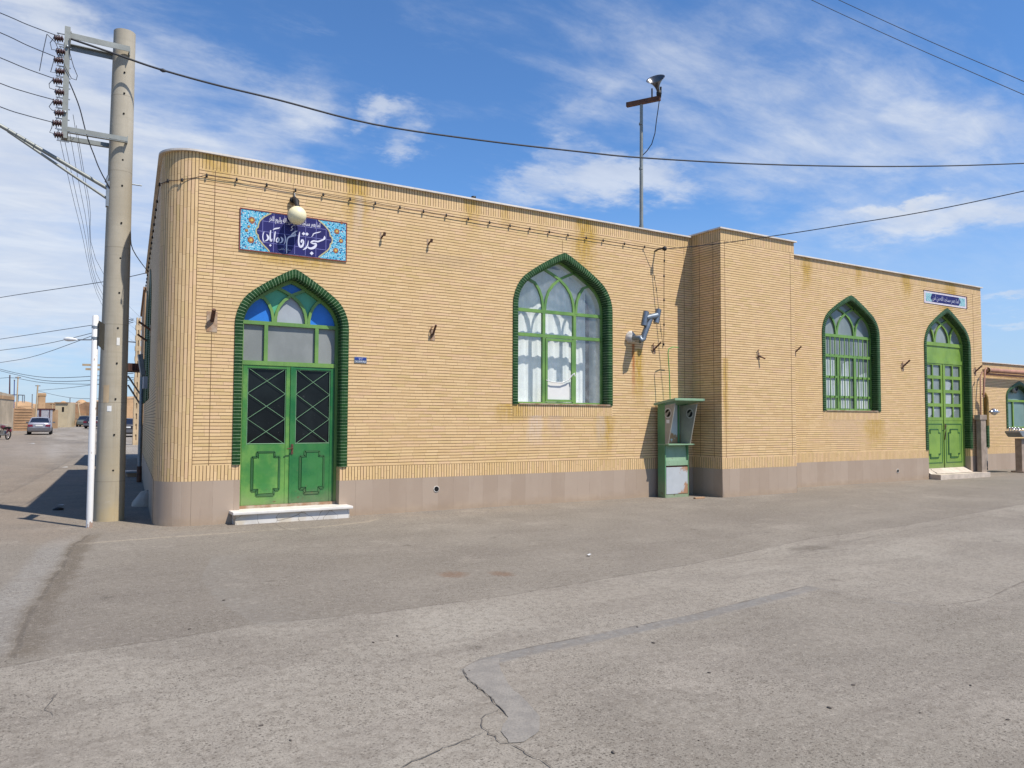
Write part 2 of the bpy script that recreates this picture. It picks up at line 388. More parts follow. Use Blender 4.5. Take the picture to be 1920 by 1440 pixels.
M['maroon'] = simple('maroon_paint', (.09, .025, .03), .6, var=.2)
M['h_conc'] = simple('pale_precast_concrete', (.55, .41, .25), .85, var=.2, scale=1.5, bump=.3)
M['car'] = simple('silver_car_paint', (.36, .36, .40), .3, .5, .05, 1., spec=.6)
M['car_dk'] = simple('dark_car_paint', (.03, .03, .04), .3, .2, .05, 1., spec=.6)
M['car_bumper'] = simple('grey_bumper', (.10, .10, .11), .5, var=.1)
M['car_glass'] = simple('car_window', (.012, .016, .03), .08, var=.05, spec=.6)
M['tail_red'] = simple('tail_light_plastic', (.16, .012, .03), .25, var=.05, spec=.6)
M['tyre'] = simple('tyre_rubber', (.012, .012, .012), .8, var=.1)
M['chrome'] = simple('chrome', (.55, .55, .57), .25, .9, .05)
M['moto_red'] = simple('motorbike_paint', (.11, .018, .03), .35, var=.1, spec=.6)
M['pink_pipe'] = simple('copper_brown_awning', (.40, .20, .13), .6, .1, .2, 3.)
M['ochre'] = simple('ochre_pipe_paint', (.26, .15, .03), .55, var=.4, scale=5.)
M['brown_steel'] = simple('weathered_brown_steel', (.36, .28, .215), .7, .1, .3, 4., .2)
M['awning'] = simple('rusty_awning_sheet', (.10, .045, .03), .7, .2, .4, 3.)
M['navy'] = simple('navy_plate', (.02, .045, .22), .35, var=.1)
M['tile_navy'] = simple('navy_glazed_tile', (.016, .014, .115), .5, var=.2, scale=3., spec=.3)
M['tile_white'] = simple('white_glaze', (.66, .65, .73), .35, var=.05)
M['tile_dim'] = simple('grey_white_glaze', (.50, .50, .58), .4, var=.1)
M['grout'] = simple('tile_grout', (.20, .20, .46), .6, var=.1)
M['gold'] = simple('gold_glaze', (.50, .44, .22), .35, var=.15, scale=20.)
M['rim_red'] = simple('red_brown_rim', (.22, .045, .03), .6, var=.2)
M['orange'] = simple('orange_glaze', (.38, .13, .05), .35, var=.4, scale=40.)
M['yellow'] = simple('yellow_glaze', (.62, .45, .10), .35, var=.3, scale=40.)
def mk_floral(name, a, bcol, c, d, sc):
    m, N, b = mat(name); P = N.coord()
    W = N.vm('ADD', P, N.vm('MULTIPLY', N.n('ShaderNodeTexNoise').outputs[1], (.02, .02, .02)))
    v = N.vor(P, sc); v2 = N.vor(P, sc*1.9); v3 = N.vor(N.vm('ADD', P, (3., 1., 2.)), sc*.75)
    base = N.mix(N.noise(P, sc*.3, 3.), a, bcol)
    base = N.mix(N.ramp(v2[0], .30, .36, 1., 0.), base, (.6, .68, .66))
    base = N.mix(N.ramp(v[0], .30, .36, 1., 0.), base, c)
    base = N.mix(N.m('MULTIPLY', N.ramp(v3[0], .17, .22, 1., 0.), N.ramp(N.xyz(v3[1])[0], .6, .65)), base, d)
    N.put(b.inputs['Base Color'], base); b.inputs['Roughness'].default_value = .3; return m
M['floral'] = mk_floral('turquoise_floral_tile', (.05, .30, .46), (.13, .46, .58), (.012, .06, .20), (.40, .10, .05), 24.)
M['floral_pale'] = mk_floral('pale_floral_tile', (.16, .36, .38), (.25, .46, .46), (.07, .17, .25), (.3, .4, .38), 22.)
M['border_pale'] = mk_floral('pink_white_border_tile', (.60, .48, .50), (.66, .60, .60), (.42, .28, .36), (.7, .7, .7), 30.)
M['paper'] = simple('paper_scrap', (.72, .72, .70), .8, var=.1)
M['stone'] = simple('pebble', (.12, .10, .085), .9, var=.4, scale=20.)

# ------------------------------------------------------------------ ground
def edge(N, P, pix, noise_amp=.05, noise_sc=1.5):
    """signed distance-like value across a wandering line given by surveyed ground points"""
    pts = [at(u, v, 'z', 0) for u, v in pix]
    A, B = pts[0], pts[-1]; d = Vector((B.x-A.x, B.y-A.y, 0)).normalized(); n = Vector((-d.y, d.x, 0))
    st = [((q-A).dot(d), (q-A).dot(n)) for q in pts]; st.sort()
    s0, s1 = st[0][0], st[-1][0]; t0 = min(t for _, t in st)-.01; t1 = max(t for _, t in st)+.01
    rel = N.vm('SUBTRACT', P, tuple(A))
    s = N.vm('DOT_PRODUCT', rel, tuple(d)); t = N.vm('DOT_PRODUCT', rel, tuple(n))
    t = N.m('ADD', t, N.m('MULTIPLY', N.m('SUBTRACT', N.noise(P, noise_sc, 5., .65), .5), noise_amp))
    fc = N.n('ShaderNodeFloatCurve'); c = fc.mapping.curves[0]
    for k, (a, b) in enumerate(st):
        X, Y = (a-s0)/(s1-s0), (b-t0)/(t1-t0)
        if k == 0: c.points[0].location = (X, Y)
        elif k == len(st)-1: c.points[-1].location = (X, Y)
        else: c.points.new(X, Y)
    for q in c.points: q.handle_type = 'VECTOR'
    fc.mapping.update()
    N.put(fc.inputs['Value'], N.m('DIVIDE', N.m('SUBTRACT', s, s0), s1-s0, clamp=True))
    y = N.m('ADD', N.m('MULTIPLY', fc.outputs[0], t1-t0), t0)
    return N.m('SUBTRACT', t, y), s, s0, s1
def mk_ground():
    m, N, b = mat('worn_asphalt'); P = N.coord()
    apron = N.mix(N.ramp(N.noise(P, .35, 5., .6), .35, .7), (0.192, 0.167, 0.136), (0.233, 0.205, 0.169))
    road = N.mix(N.ramp(N.noise(P, .5, 5., .6), .35, .7), (0.25, 0.22, 0.181), (0.296, 0.265, 0.22))
    right = N.mix(N.ramp(N.noise(P, .45, 5., .6), .35, .7), (0.208, 0.183, 0.149), (0.256, 0.225, 0.186))
    eA, *_ = edge(N, P, [(0,1252),(150,1222),(300,1200),(480,1170),(700,1150),(960,1115),(1150,1082),(1300,1057),(1400,1036),(1520,1010),(1700,985),(1920,945)], .06)
    eB, sB, b0, b1 = edge(N, P, [(850,1262),(900,1235),(1000,1212),(1150,1182),(1300,1152),(1450,1114),(1515,1098),(1650,1126),(1760,1137),(1850,1122),(1930,1085)], .05)
    inB = N.m('MULTIPLY', N.ramp(sB, b0, b0+.15), 1.)
    a = N.ramp(eA, -.02, .03)             # 1 beyond the road edge, towards the building
    base = N.mix(a, road, apron)
    below = N.m('MULTIPLY', N.ramp(eB, -.35, .0, 1., 0.), N.ramp(sB, b0-.9, b0+.5))
    base = N.mix(N.m('MULTIPLY', below, .9), base, right)
    inner = N.m('MULTIPLY', inB, N.ramp(sB, b1*.62, b1*.7, 1., 0.))
    tar = N.m('MULTIPLY', N.m('MULTIPLY', N.ramp(eB, -.20, -.13), N.ramp(eB, -.02, .02, 1., 0.)), inner)
    smooth = tar
    base = N.mix(N.m('MULTIPLY', tar, .8), base, (.168, .16, .15))
    def crack(e, w, s=None, lo=None, hi=None, k=.75):
        c = N.ramp(N.m('ABSOLUTE', e), w*.3, w, 1., 0.)
        c = N.m('MULTIPLY', c, N.ramp(N.noise(P, 2.3, 3.), .36, .55, .15, 1.))
        if s is not None: c = N.m('MULTIPLY', c, N.m('MULTIPLY', N.ramp(s, lo, lo+.2), N.ramp(s, hi-.2, hi, 1., 0.)))
        return N.m('MULTIPLY', c, k)
    ck = crack(eA, .022, k=.6)
    ck = N.m('MAXIMUM', ck, crack(eB, .018, sB, b0, b1, .7))
    # gutter line on the left
    eD, sD, d0, d1 = edge(N, P, [(172,1000),(140,1020),(118,1060),(82,1110),(58,1150),(40,1190),(20,1243)], .12)
    gut = N.m('MULTIPLY', N.ramp(N.m('ABSOLUTE', N.m('SUBTRACT', N.m('ADD', eD, N.m('MULTIPLY', N.m('SUBTRACT', N.noise(P, 3., 5., .7), .5), .35)), .07)), .03, .20, 1., 0.), N.m('MULTIPLY', N.ramp(sD, d0-.3, d0+.6), N.ramp(sD, d1-.3, d1, 1., 0.)))
    base = N.mix(N.m('MULTIPLY', gut, .85), base, (.115, .092, .066))
    eD2 = N.m('ADD', eD, .24)
    base = N.mix(N.m('MULTIPLY', N.m('MULTIPLY', N.ramp(N.m('ABSOLUTE', eD2), .08, .24, 1., 0.), N.m('MULTIPLY', N.ramp(sD, d0, d0+.6), N.ramp(sD, d1-.3, d1, 1., 0.))), .75), base, (.245, .228, .204))
    ck = N.m('MAXIMUM', ck, crack(eD, .03, sD, d0, d1, .6))
    # old patch edge
    eE, sE, e0, e1 = edge(N, P, [(400,1040),(376,1085),(400,1118),(440,1148),(485,1175)], .05)
    pt = N.m('MULTIPLY', N.m('MULTIPLY', N.ramp(eE, -.01, .01, 0., 1.), N.ramp(eE, .02, .75, 1., 0.)), N.m('MULTIPLY', N.ramp(sE, e0-.1, e0+.3), N.ramp(sE, e1-.05, e1, 1., 0.)))
    base = N.mix(N.m('MULTIPLY', pt, .55), base, (.205, .188, .162)); 
    # pale trickle lines by the wall
    eF, sF, f0, f1 = edge(N, P, [(120,1022),(300,1008),(480,996),(600,988),(690,978),(720,970)], .1)
    base = N.mix(N.m('MULTIPLY', N.m('MULTIPLY', N.ramp(N.m('ABSOLUTE', eF), .02, .10, 1., 0.), N.m('MULTIPLY', N.ramp(sF, f0, f0+.5), N.ramp(sF, f1-.4, f1, 1., 0.))), .75), base, (.33, .28, .215))
    # thin cracks
    for pix, w, k in (([(500,975),(530,990),(560,1000),(590,1002)], .02, .6), ([(1330,1060),(1450,1045),(1530,1030),(1640,1005),(1760,985),(1850,965)], .018, .5), ([(90,1345),(180,1325),(330,1305)], .015, .35), ([(1480,1045),(1540,1037),(1600,1028)], .02, .5)):
        e, s, a0, a1 = edge(N, P, pix, .12, 2.5); ck = N.m('MAXIMUM', ck, crack(e, w, s, a0, a1, k))
    # general dirt: dusty drift near the wall and long tyre-worn streaks
    px = N.xyz(P)
    dust = N.m('MULTIPLY', N.ramp(px[1], -1.6, -.1), N.ramp(N.noise(P, 1.1, 5., .65), .35, .65, .2, 1.))
    base = N.mix(N.m('MULTIPLY', dust, .5), base, (.27, .215, .158))
    st = N.noise(N.vm('MULTIPLY', P, (.35, 1.8, 1.)), .9, 5., .6)
    base = N.mix(N.m('MULTIPLY', N.ramp(st, .47, .72), .45), base, (.155, .132, .110))
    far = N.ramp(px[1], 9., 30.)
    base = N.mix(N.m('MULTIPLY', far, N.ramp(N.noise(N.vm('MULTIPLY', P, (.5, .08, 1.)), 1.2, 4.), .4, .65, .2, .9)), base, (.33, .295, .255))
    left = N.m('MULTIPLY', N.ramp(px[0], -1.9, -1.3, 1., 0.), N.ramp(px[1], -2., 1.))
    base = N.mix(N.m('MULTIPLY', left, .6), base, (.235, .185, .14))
    for (u, v, rx, ry) in ((850, 1077, .24, .05), (942, 1076, .2, .035)):
        q = at(u, v, 'z', 0); d = N.vm('LENGTH', N.vm('MULTIPLY', N.vm('SUBTRACT', P, tuple(q)), (1/rx, 1/rx*.8, 0.)))
        d = N.m('ADD', d, N.m('MULTIPLY', N.noise(P, 9., 4.), .9))
        base = N.mix(N.ramp(d, .7, 1.35, .6, 0.), base, (.15, .075, .038))
    q = at(1520, 1028, 'z', 0); d = N.m('ADD', N.vm('LENGTH', N.vm('MULTIPLY', N.vm('SUBTRACT', P, tuple(q)), (1.9, 2.8, 0.))), N.m('MULTIPLY', N.noise(P, 4., 5., .7), 1.6))
    base = N.mix(N.ramp(d, 1.0, 1.7, .6, 0.), base, (.085, .07, .054))
    blot = N.noise(N.vm('ADD', P, (11., 4., 0.)), .28, 6., .7, .6)
    base = N.mix(N.m('MULTIPLY', N.ramp(blot, .5, .62), .42), base, (.165, .142, .118))
    base = N.mix(N.m('MULTIPLY', N.ramp(N.noise(N.vm('ADD', P, (2., 9., 0.)), .8, 6., .72), .54, .68), .3), base, (.34, .30, .25))
    spot = N.vor(P, 1.3)
    base = N.mix(N.m('MULTIPLY', N.ramp(N.m('ADD', spot[0], N.m('MULTIPLY', N.noise(P, 7., 4.), .12)), .10, .17, 1., 0.), N.ramp(N.xyz(spot[1])[0], .6, .7, 0., .5)), base, (.07, .058, .046))
    base = N.mix(N.m('MULTIPLY', ck, .75), base, (.065, .052, .04))
    # aggregate
    rough_zone = N.m('SUBTRACT', 1., N.m('MULTIPLY', N.m('MAXIMUM', smooth, N.m('MULTIPLY', pt, .7)), .8))
    g1 = N.noise(P, 62., 4., .7); g2 = N.noise(P, 120., 2., .6); g3 = N.noise(P, 13., 5., .75); vz_ = N.vor(P, 62.)
    base = N.mix(N.m('MULTIPLY', N.ramp(g3, .46, .62), .45), base, (.135, .112, .088))
    base = N.mix(N.m('MULTIPLY', N.ramp(N.noise(N.vm('ADD', P, (7., 3., 0.)), 17., 5., .75), .52, .66), .3), base, (.40, .355, .295))
    chip = N.ramp(vz_[0], .1, .45, 1., 0.); tone = N.xyz(vz_[1])[0]
    base = N.mix(N.m('MULTIPLY', N.m('MULTIPLY', N.ramp(tone, .55, 1.), chip), N.m('MULTIPLY', rough_zone, .5)), base, (.40, .36, .31))
    pit = N.m('MAXIMUM', N.ramp(g1, .54, .64), N.m('MULTIPLY', N.ramp(g2, .55, .68), .8))
    vp_ = N.vor(N.vm('ADD', P, (1.3, .7, 0.)), 34.); dots = N.m('MULTIPLY', N.ramp(N.m('ADD', vp_[0], N.m('MULTIPLY', N.m('SUBTRACT', g2, .5), .5)), .16, .34, 1., 0.), N.ramp(N.xyz(vp_[1])[1], .42, .55))
    pit = N.m('MAXIMUM', pit, dots)
    pit = N.m('MULTIPLY', pit, N.ramp(N.noise(P, 1.3, 4., .6), .3, .65, .45, 1.))
    base = N.mix(N.m('MULTIPLY', pit, N.m('MULTIPLY', rough_zone, .85)), base, (.06, .049, .038))
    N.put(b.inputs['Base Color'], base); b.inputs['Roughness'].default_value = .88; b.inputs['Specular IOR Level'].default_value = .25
    h = N.m('ADD', N.m('SUBTRACT', N.m('MULTIPLY', g1, -.5), N.m('MULTIPLY', pit, .8)), N.m('MULTIPLY', ck, -2.5))
    h = N.m('ADD', h, N.m('MULTIPLY', N.noise(P, 2.5, 5.), 1.2))
    N.put(b.inputs['Normal'], N.bump(h, .35, .009)); return m
M['ground'] = mk_ground()
g = MB(); ys = [-80, -14, -4, 8, 20, 35, 50, 70, 90, 110, 130, 200, 900]; xs = [-900, -60, -20, -6, 8, 30, 80, 900]
g.grid([[(x, y, gz(x, y)) for x in xs] for y in ys], smooth=False)
tag(g.build('ground', M['ground']), kind='structure')

# ------------------------------------------------------------------ arches and facade frames
ARCH = [(1., 0.), (.992, .10), (.965, .21), (.925, .31), (.87, .405), (.80, .49), (.71, .567), (.617, .635), (.49, .725), (.3, .845), (.14, .94), (.05, .985), (0., 1.)]
def arch(xc, hw, zb, zs, za, zb2=None):
    l = [(xc-hw, zb)]+[(xc-hw*s, zs+(za-zs)*t) for s, t in ARCH]
    r = [(xc+hw*s, zs+(za-zs)*t) for s, t in ARCH[::-1][1:]]+[(xc+hw, zb if zb2 is None else zb2)]
    return l+r
class Fr:
    def __init__(s, o, d, n): s.o, s.d, s.n = Vector((*o, 0)), Vector((*d, 0)), Vector((*n, 0))
    def P(s, a, z, d=0.): q = s.o+s.d*a+s.n*d; return Vector((q.x, q.y, z))
F1 = Fr((0, 0), (1, 0), (0, 1))
LX, DP, PW = 11.288, .938, 2.599
FP = Fr((LX, -DP), (1, 0), (0, 1))
FS = Fr((LX, 0), (0, -1), (1, 0))
sd = Vector((.0951, .9955)).normalized()
FW = Fr((-.498, .547), tuple(sd), (sd.y, -sd.x))
F3 = Fr((0, 1.6), (1, 0), (0, 1))
def fbox(mb, fr, a0, a1, z0, z1, d0, d1):
    c = [fr.P(a, z, d) for z in (z0, z1) for a, d in ((a0, d0), (a1, d0), (a1, d1), (a0, d1))]
    for q in ((0,3,2,1),(4,5,6,7),(0,1,5,4),(1,2,6,5),(2,3,7,6),(3,0,4,7)): mb.face([c[k] for k in q])
def offs(pts, w):
    L, Rr = [], []
    for k in range(len(pts)):
        a = Vector(pts[max(k-1, 0)]); b = Vector(pts[min(k+1, len(pts)-1)]); t = (b-a)
        t = t.normalized() if t.length else Vector((1, 0)); n = Vector((-t.y, t.x))
        ww = w[k] if isinstance(w, list) else w
        L.append(Vector(pts[k])+n*ww/2); Rr.append(Vector(pts[k])-n*ww/2)
    return L, Rr
def fstrip(mb, fr, pts, w, d0, d1):
    L, Rr = offs(pts, w)
    for k in range(len(pts)-1):
        q = [L[k], L[k+1], Rr[k+1], Rr[k]]
        mb.face([fr.P(*p, d0) for p in q]); mb.face([fr.P(*p, d1) for p in q][::-1])
        mb.face([fr.P(*L[k], d0), fr.P(*L[k+1], d0), fr.P(*L[k+1], d1), fr.P(*L[k], d1)])
        mb.face([fr.P(*Rr[k], d0), fr.P(*Rr[k+1], d0), fr.P(*Rr[k+1], d1), fr.P(*Rr[k], d1)])
    for k in (0, -1): mb.face([fr.P(*L[k], d0), fr.P(*Rr[k], d0), fr.P(*Rr[k], d1), fr.P(*L[k], d1)])
def ring(mb, fr, o, i, d0, d1):
    for k in range(len(o)-1):
        mb.face([fr.P(*o[k], d0), fr.P(*o[k+1], d0), fr.P(*i[k+1], d0), fr.P(*i[k], d0)])
        mb.face([fr.P(*i[k], d0), fr.P(*i[k+1], d0), fr.P(*i[k+1], d1), fr.P(*i[k], d1)])
        mb.face([fr.P(*o[k], d0), fr.P(*o[k+1], d0), fr.P(*o[k+1], d1), fr.P(*o[k], d1)])
def dense(pts, step=.06):
    out = [pts[0]]
    for a, b in zip(pts, pts[1:]):
        n = max(1, int((Vector(b)-Vector(a)).length/step))
        out += [tuple(Vector(a).lerp(Vector(b), (k+1)/n)) for k in range(n)]
    return out
def trim_mesh(fr, o, i, parent, depth=.24):
    mb = MB(); s = 0
    prof = lambda a, b: [(a, 0.), (a, -.022), (a.lerp(b, .55), -.03), (a.lerp(b, .85), -.022), (b, .0), (b, depth)]
    ux = [0., .02, .09, .12, .15, .4]
    for k in range(len(o)-1):
        L = (Vector(o[k+1])-Vector(o[k])).length*.5+(Vector(i[k+1])-Vector(i[k])).length*.5
        p0, p1 = prof(Vector(o[k]), Vector(i[k])), prof(Vector(o[k+1]), Vector(i[k+1]))
        for j in range(5):
            mb.face([fr.P(*p0[j][0], p0[j][1]), fr.P(*p1[j][0], p1[j][1]), fr.P(*p1[j+1][0], p1[j+1][1]), fr.P(*p0[j+1][0], p0[j+1][1])],
                    [(s, ux[j]), (s+L, ux[j]), (s+L, ux[j+1]), (s, ux[j+1])], False)
        s += L
    for k in (0, len(o)-1):
        mb.face([fr.P(*q[0], q[1]) for q in prof(Vector(o[k]), Vector(i[k]))], [(.028, 0)]*6)
    return mb.build('arch_trim', M['trim'], parent)
TW = .135
C1 = [(-.33, 0), (-.325, .14), (-.30, .27), (-.25, .40), (-.15, .535), (0, .66), (.17, .745), (.345, .82)]
C2 = [(-.375, 0), (-.385, .14), (-.41, .28), (-.47, .42), (-.56, .54), (-.69, .59)]
def fan(fr, xc, hw, zs, za, d, w, mb):
    for n_, c in enumerate((C1, C2)):
        for m_, sg in enumerate((1, -1)): fstrip(mb, fr, [(xc+sg*s*hw, zs+t*(za-zs)) for s, t in c], w, d-.02-.003*(m_+2*n_), d+.015+.002*(m_+2*n_))
def archpart(s0, s1):     # outline points with s between
    full = [(-s, t) for s, t in ARCH]+[(s, t) for s, t in ARCH[::-1][1:]]
    return [q for q in full if s0 <= q[0] <= s1]

# ------------------------------------------------------------------ the mosque
mosque = thing('mosque_building', 'long single-storey mosque faced in thin cream-yellow bricks with green arched doors and windows', 'building')
ZB, ZT = 5.94, 6.20
D1 = dict(c=1.637, hw=1.004, zs=3.40, za=4.405); W1 = dict(c=7.502, hw=1.316, zs=4.20, za=5.39)
W2 = dict(c=17.525, hw=1.315, zs=4.25, za=5.36); D2 = dict(c=22.46, hw=1.328, zs=4.15, za=5.385)
d1o = arch(D1['c'], D1['hw'], .979, D1['zs'], D1['za'], .89); w1o = arch(W1['c'], W1['hw'], 2.085, W1['zs'], W1['za'])
w2o = arch(W2['c'], W2['hw'], 2.055, W2['zs'], W2['za']); d2o = arch(D2['c'], D2['hw'], .905, D2['zs'], D2['za'])
def inn(D, zb, zb2=None): return arch(D['c'], D['hw']-TW, zb, D['zs'], D['za']-TW*1.25, zb2)
wall = MB()
# front wall, left of the pier
outer = [(0, .979)]+d1o+[(LX, .89), (LX, ZB), (0, ZB)]
wh = [(W1['c']-W1['hw'], 1.838)]+w1o+[(W1['c']+W1['hw'], 1.838)]
wall.sheet(outer, [wh], F1.P, uvf=lambda a, z: (a, z-.89))
def soldier(mb, fr, a0, a1, z0, z1, u0=0., d=0.):
    mb.face([fr.P(a0, z0, d), fr.P(a1, z0, d), fr.P(a1, z1, d), fr.P(a0, z1, d)], [(.01, u0+a0), (.01, u0+a1), (.25, u0+a1), (.25, u0+a0)])
soldier(wall, F1, 0, LX, ZB, ZT); soldier(wall, F1, 0, D1['c']-D1['hw']+TW, .723, .979); soldier(wall, F1, D1['c']+D1['hw']-TW, LX, .643, .89)
soldier(wall, F1, W1['c']-W1['hw'], W1['c']+W1['hw'], 1.838, 2.085, d=-.004)
# pier
def course(mb, fr, a0, a1, z0, z1, u0=0.): mb.face([fr.P(a0, z0), fr.P(a1, z0), fr.P(a1, z1), fr.P(a0, z1)], [(a0+u0, z0-.89), (a1+u0, z0-.89), (a1+u0, z1-.89), (a0+u0, z1-.89)])
course(wall, FP, 0, PW, .905, 5.98, 3.); soldier(wall, FP, 0, PW, .648, .905); soldier(wall, FP, 0, PW, 5.98, 6.24)
course(wall, FS, 0, DP, .905, 5.98, 7.); soldier(wall, FS, 0, DP, .648, .905); soldier(wall, FS, 0, DP, 5.98, 6.24)
FS2 = Fr((LX+PW, -DP), (0, 1), (-1, 0))
course(wall, FS2, 0, DP, .905, 5.98, 9.); soldier(wall, FS2, 0, DP, .648, .905); soldier(wall, FS2, 0, DP, 5.98, 6.24)
# front wall, right of the pier
X2, XE = LX+PW, 24.5
outer = [(X2, .905)]+d2o+[(XE, .905), (XE, 5.975), (X2, 5.975)]
wh = [(W2['c']-W2['hw'], 1.798)]+w2o+[(W2['c']+W2['hw'], 1.798)]
wall.sheet(outer, [wh], F1.P, uvf=lambda a, z: (a, z-.89))
soldier(wall, F1, X2, XE, 5.975, 6.22); soldier(wall, F1, X2, D2['c']-D2['hw']+TW, .658, .905); soldier(wall, F1, D2['c']+D2['hw']-TW, XE, .658, .905)
soldier(wall, F1, W2['c']-W2['hw'], W2['c']+W2['hw'], 1.798, 2.055, d=-.004)
FE = Fr((XE, 0), (0, 1), (-1, 0))
course(wall, FE, 0, 9, .905, 5.975); soldier(wall, FE, 0, 9, .658, .905); soldier(wall, FE, 0, 9, 5.975, 6.22)
# door reveals below the trim
for c, hw, za, zb, zc in ((D1['c']-D1['hw']+TW, 0, .723, .979, 0), (D1['c']+D1['hw']-TW, 0, .643, .89, 0), (D2['c']-D2['hw']+TW, 0, .658, .905, 0), (D2['c']+D2['hw']-TW, 0, .658, .905, 0)):
    wall.face([F1.P(c, za, 0), F1.P(c, za, .24), F1.P(c, zb, .24), F1.P(c, zb, 0)], [(.01, .3), (.01, .54), (.25, .54), (.25, .3)])
# side wall along the street
SL = 11.9
W3 = dict(c=6.35, hw=1.3, zs=4.25, za=5.38); W4 = dict(c=9.9, hw=1.3, zs=4.25, za=5.38)
w3o = arch(W3['c'], W3['hw'], 2.2, W3['zs'], W3['za']); w4o = arch(W4['c'], W4['hw'], 2.2, W4['zs'], W4['za'])
wall.sheet([(0, .979), (SL, .979), (SL, ZB), (0, ZB)], [w3o, w4o], FW.P, uvf=lambda a, z: (a, z-.979))
soldier(wall, FW, 0, SL, .723, .979); soldier(wall, FW, 0, SL, ZB, ZT)
BK = Fr(tuple(FW.P(SL, 0)[:2]), (1, 0), (0, -1))
course(wall, BK, 0, 24, 0, ZT)
# the rounded corner, laid with upright bricks
NA = 24; aend = R(95.4); arc = []
for k in range(NA+1):
    t = aend*k/NA; arc.append((Vector((-.5*math.sin(t), .5-.5*math.cos(t))), .5*t))
for (p, s), (q, s2) in zip(arc, arc[1:]):
    for z0, z1 in ((.723, ZB), (ZB, ZT)):
        wall.face([(p.x, p.y, z0), (q.x, q.y, z0), (q.x, q.y, z1), (p.x, p.y, z1)], [(z0, s+.004), (z0, s2+.004), (z1, s2+.004), (z1, s+.004)])
wall_o = wall.build('brick_wall', M['brick'], mosque)
# expansion joints
def vline(fr, a, z0, z1, w=.009):
    ej = MB(); fbox(ej, fr, a-w/2, a+w/2, z0, z1, -.0025, .0); ej.build('expansion_joint', M['mortar'], mosque)
vline(F1, .262, 3.42, 5.94); vline(F1, .262, .98, 3.2); vline(F1, 11.04, .89, 5.94); vline(F1, .003, .72, 6.2)
vline(F1, W1['c']-.06, 5.40, 5.66); vline(F1, 1.58, 5.36, 5.94, .005)
for a in (.135, PW-.15): vline(FP, a, .905, 5.98)
for a in (.26, .70): vline(FS, a, .905, 5.98)
vline(F1, 24.0, .905, 5.975, .012)
# plinth
pl = MB()
def plq(fr, a0, a1, z1, u0=0., d=-.004):
    pl.face([fr.P(a0, -.05, d), fr.P(a1, -.05, d), fr.P(a1, z1, d), fr.P(a0, z1, d)], [(a0+u0, -.05), (a1+u0, -.05), (a1+u0, z1), (a0+u0, z1)])
xl, xr = D1['c']-D1['hw']+TW, D1['c']+D1['hw']-TW; xl2, xr2 = D2['c']-D2['hw']+TW, D2['c']+D2['hw']-TW
plq(F1, 0, xl, .723); plq(F1, xr, LX, .643, .2); plq(FP, 0, PW, .648, .1); plq(FS, 0, DP+.004, .648); plq(FS2, -.004, DP, .648)
plq(F1, X2, xl2, .658, .15); plq(F1, xr2, XE, .658); plq(FE, 0, 9, .658); plq(FW, 0, SL, .723)
for (p, s), (q, s2) in zip(arc, arc[1:]):
    pl.face([(p.x, p.y, -.05), (q.x, q.y, -.05), (q.x, q.y, .723), (p.x, p.y, .723)], [(s*2.3, -.05), (s2*2.3, -.05), (s2*2.3, .723), (s*2.3, .723)])
for c, zt in ((xl, .723), (xr, .643), (xl2, .658), (xr2, .658)):
    pl.face([F1.P(c, 0, -.004), F1.P(c, 0, .26), F1.P(c, zt, .26), F1.P(c, zt, -.004)], [(.05, 0), (.3, 0), (.3, zt), (.05, zt)])
pl.build('plinth', M['plinth'], mosque)
# coping slabs
cp = MB(); OV = .055
out = [Vector((-.5*math.sin(aend*k/NA)*1.11, .5-.5*math.cos(aend*k/NA)*1.11)) for k in range(NA, -1, -1)]
e = FW.P(SL, 0, -OV); poly = [(e.x, e.y)]+[(q.x, q.y) for q in out]+[(LX-OV, -OV), (LX-OV, .4), (.5, .4)]
f = FW.P(SL, 0, .4); g_ = FW.P(.7, 0, .4); poly = poly[:-1]+[(.6, .4), (g_.x, g_.y), (f.x, f.y)]
cp.prism(poly, lambda a, b, z: Vector((a, b, z)), ZT, ZT+.032)
cp.prism([(LX-OV, .4), (LX-OV, -DP-OV), (LX+PW+OV, -DP-OV), (LX+PW+OV, .4)], lambda a, b, z: Vector((a, b, z)), 6.24, 6.273)
cp.prism([(X2+OV+.001, .4), (X2+OV+.001, -OV), (XE+OV, -OV), (XE+OV, .4)], lambda a, b, z: Vector((a, b, z)), 6.22, 6.252)
cp.build('coping', M['coping'], mosque)
rf = MB(); ra_ = FW.P(.3, 0, .1); rb2 = FW.P(SL-.05, 0, .1); rf.prism([(ra_.x, ra_.y), (1., .1), (XE-.05, .1), (XE-.05, rb2.y), (rb2.x, rb2.y)], lambda a, b, z: Vector((a, b, z)), 5.75, 5.85); rf.build('flat_roof', M['conc_roof'], mosque)
for D, o, zb, zb2, fr in ((D1, d1o, .979, .89, F1), (W1, w1o, 2.085, None, F1), (W2, w2o, 2.055, None, F1), (D2, d2o, .905, None, F1), (W3, w3o, 2.2, None, FW), (W4, w4o, 2.2, None, FW)):
    trim_mesh(fr, o, inn(D, zb, zb2), mosque)

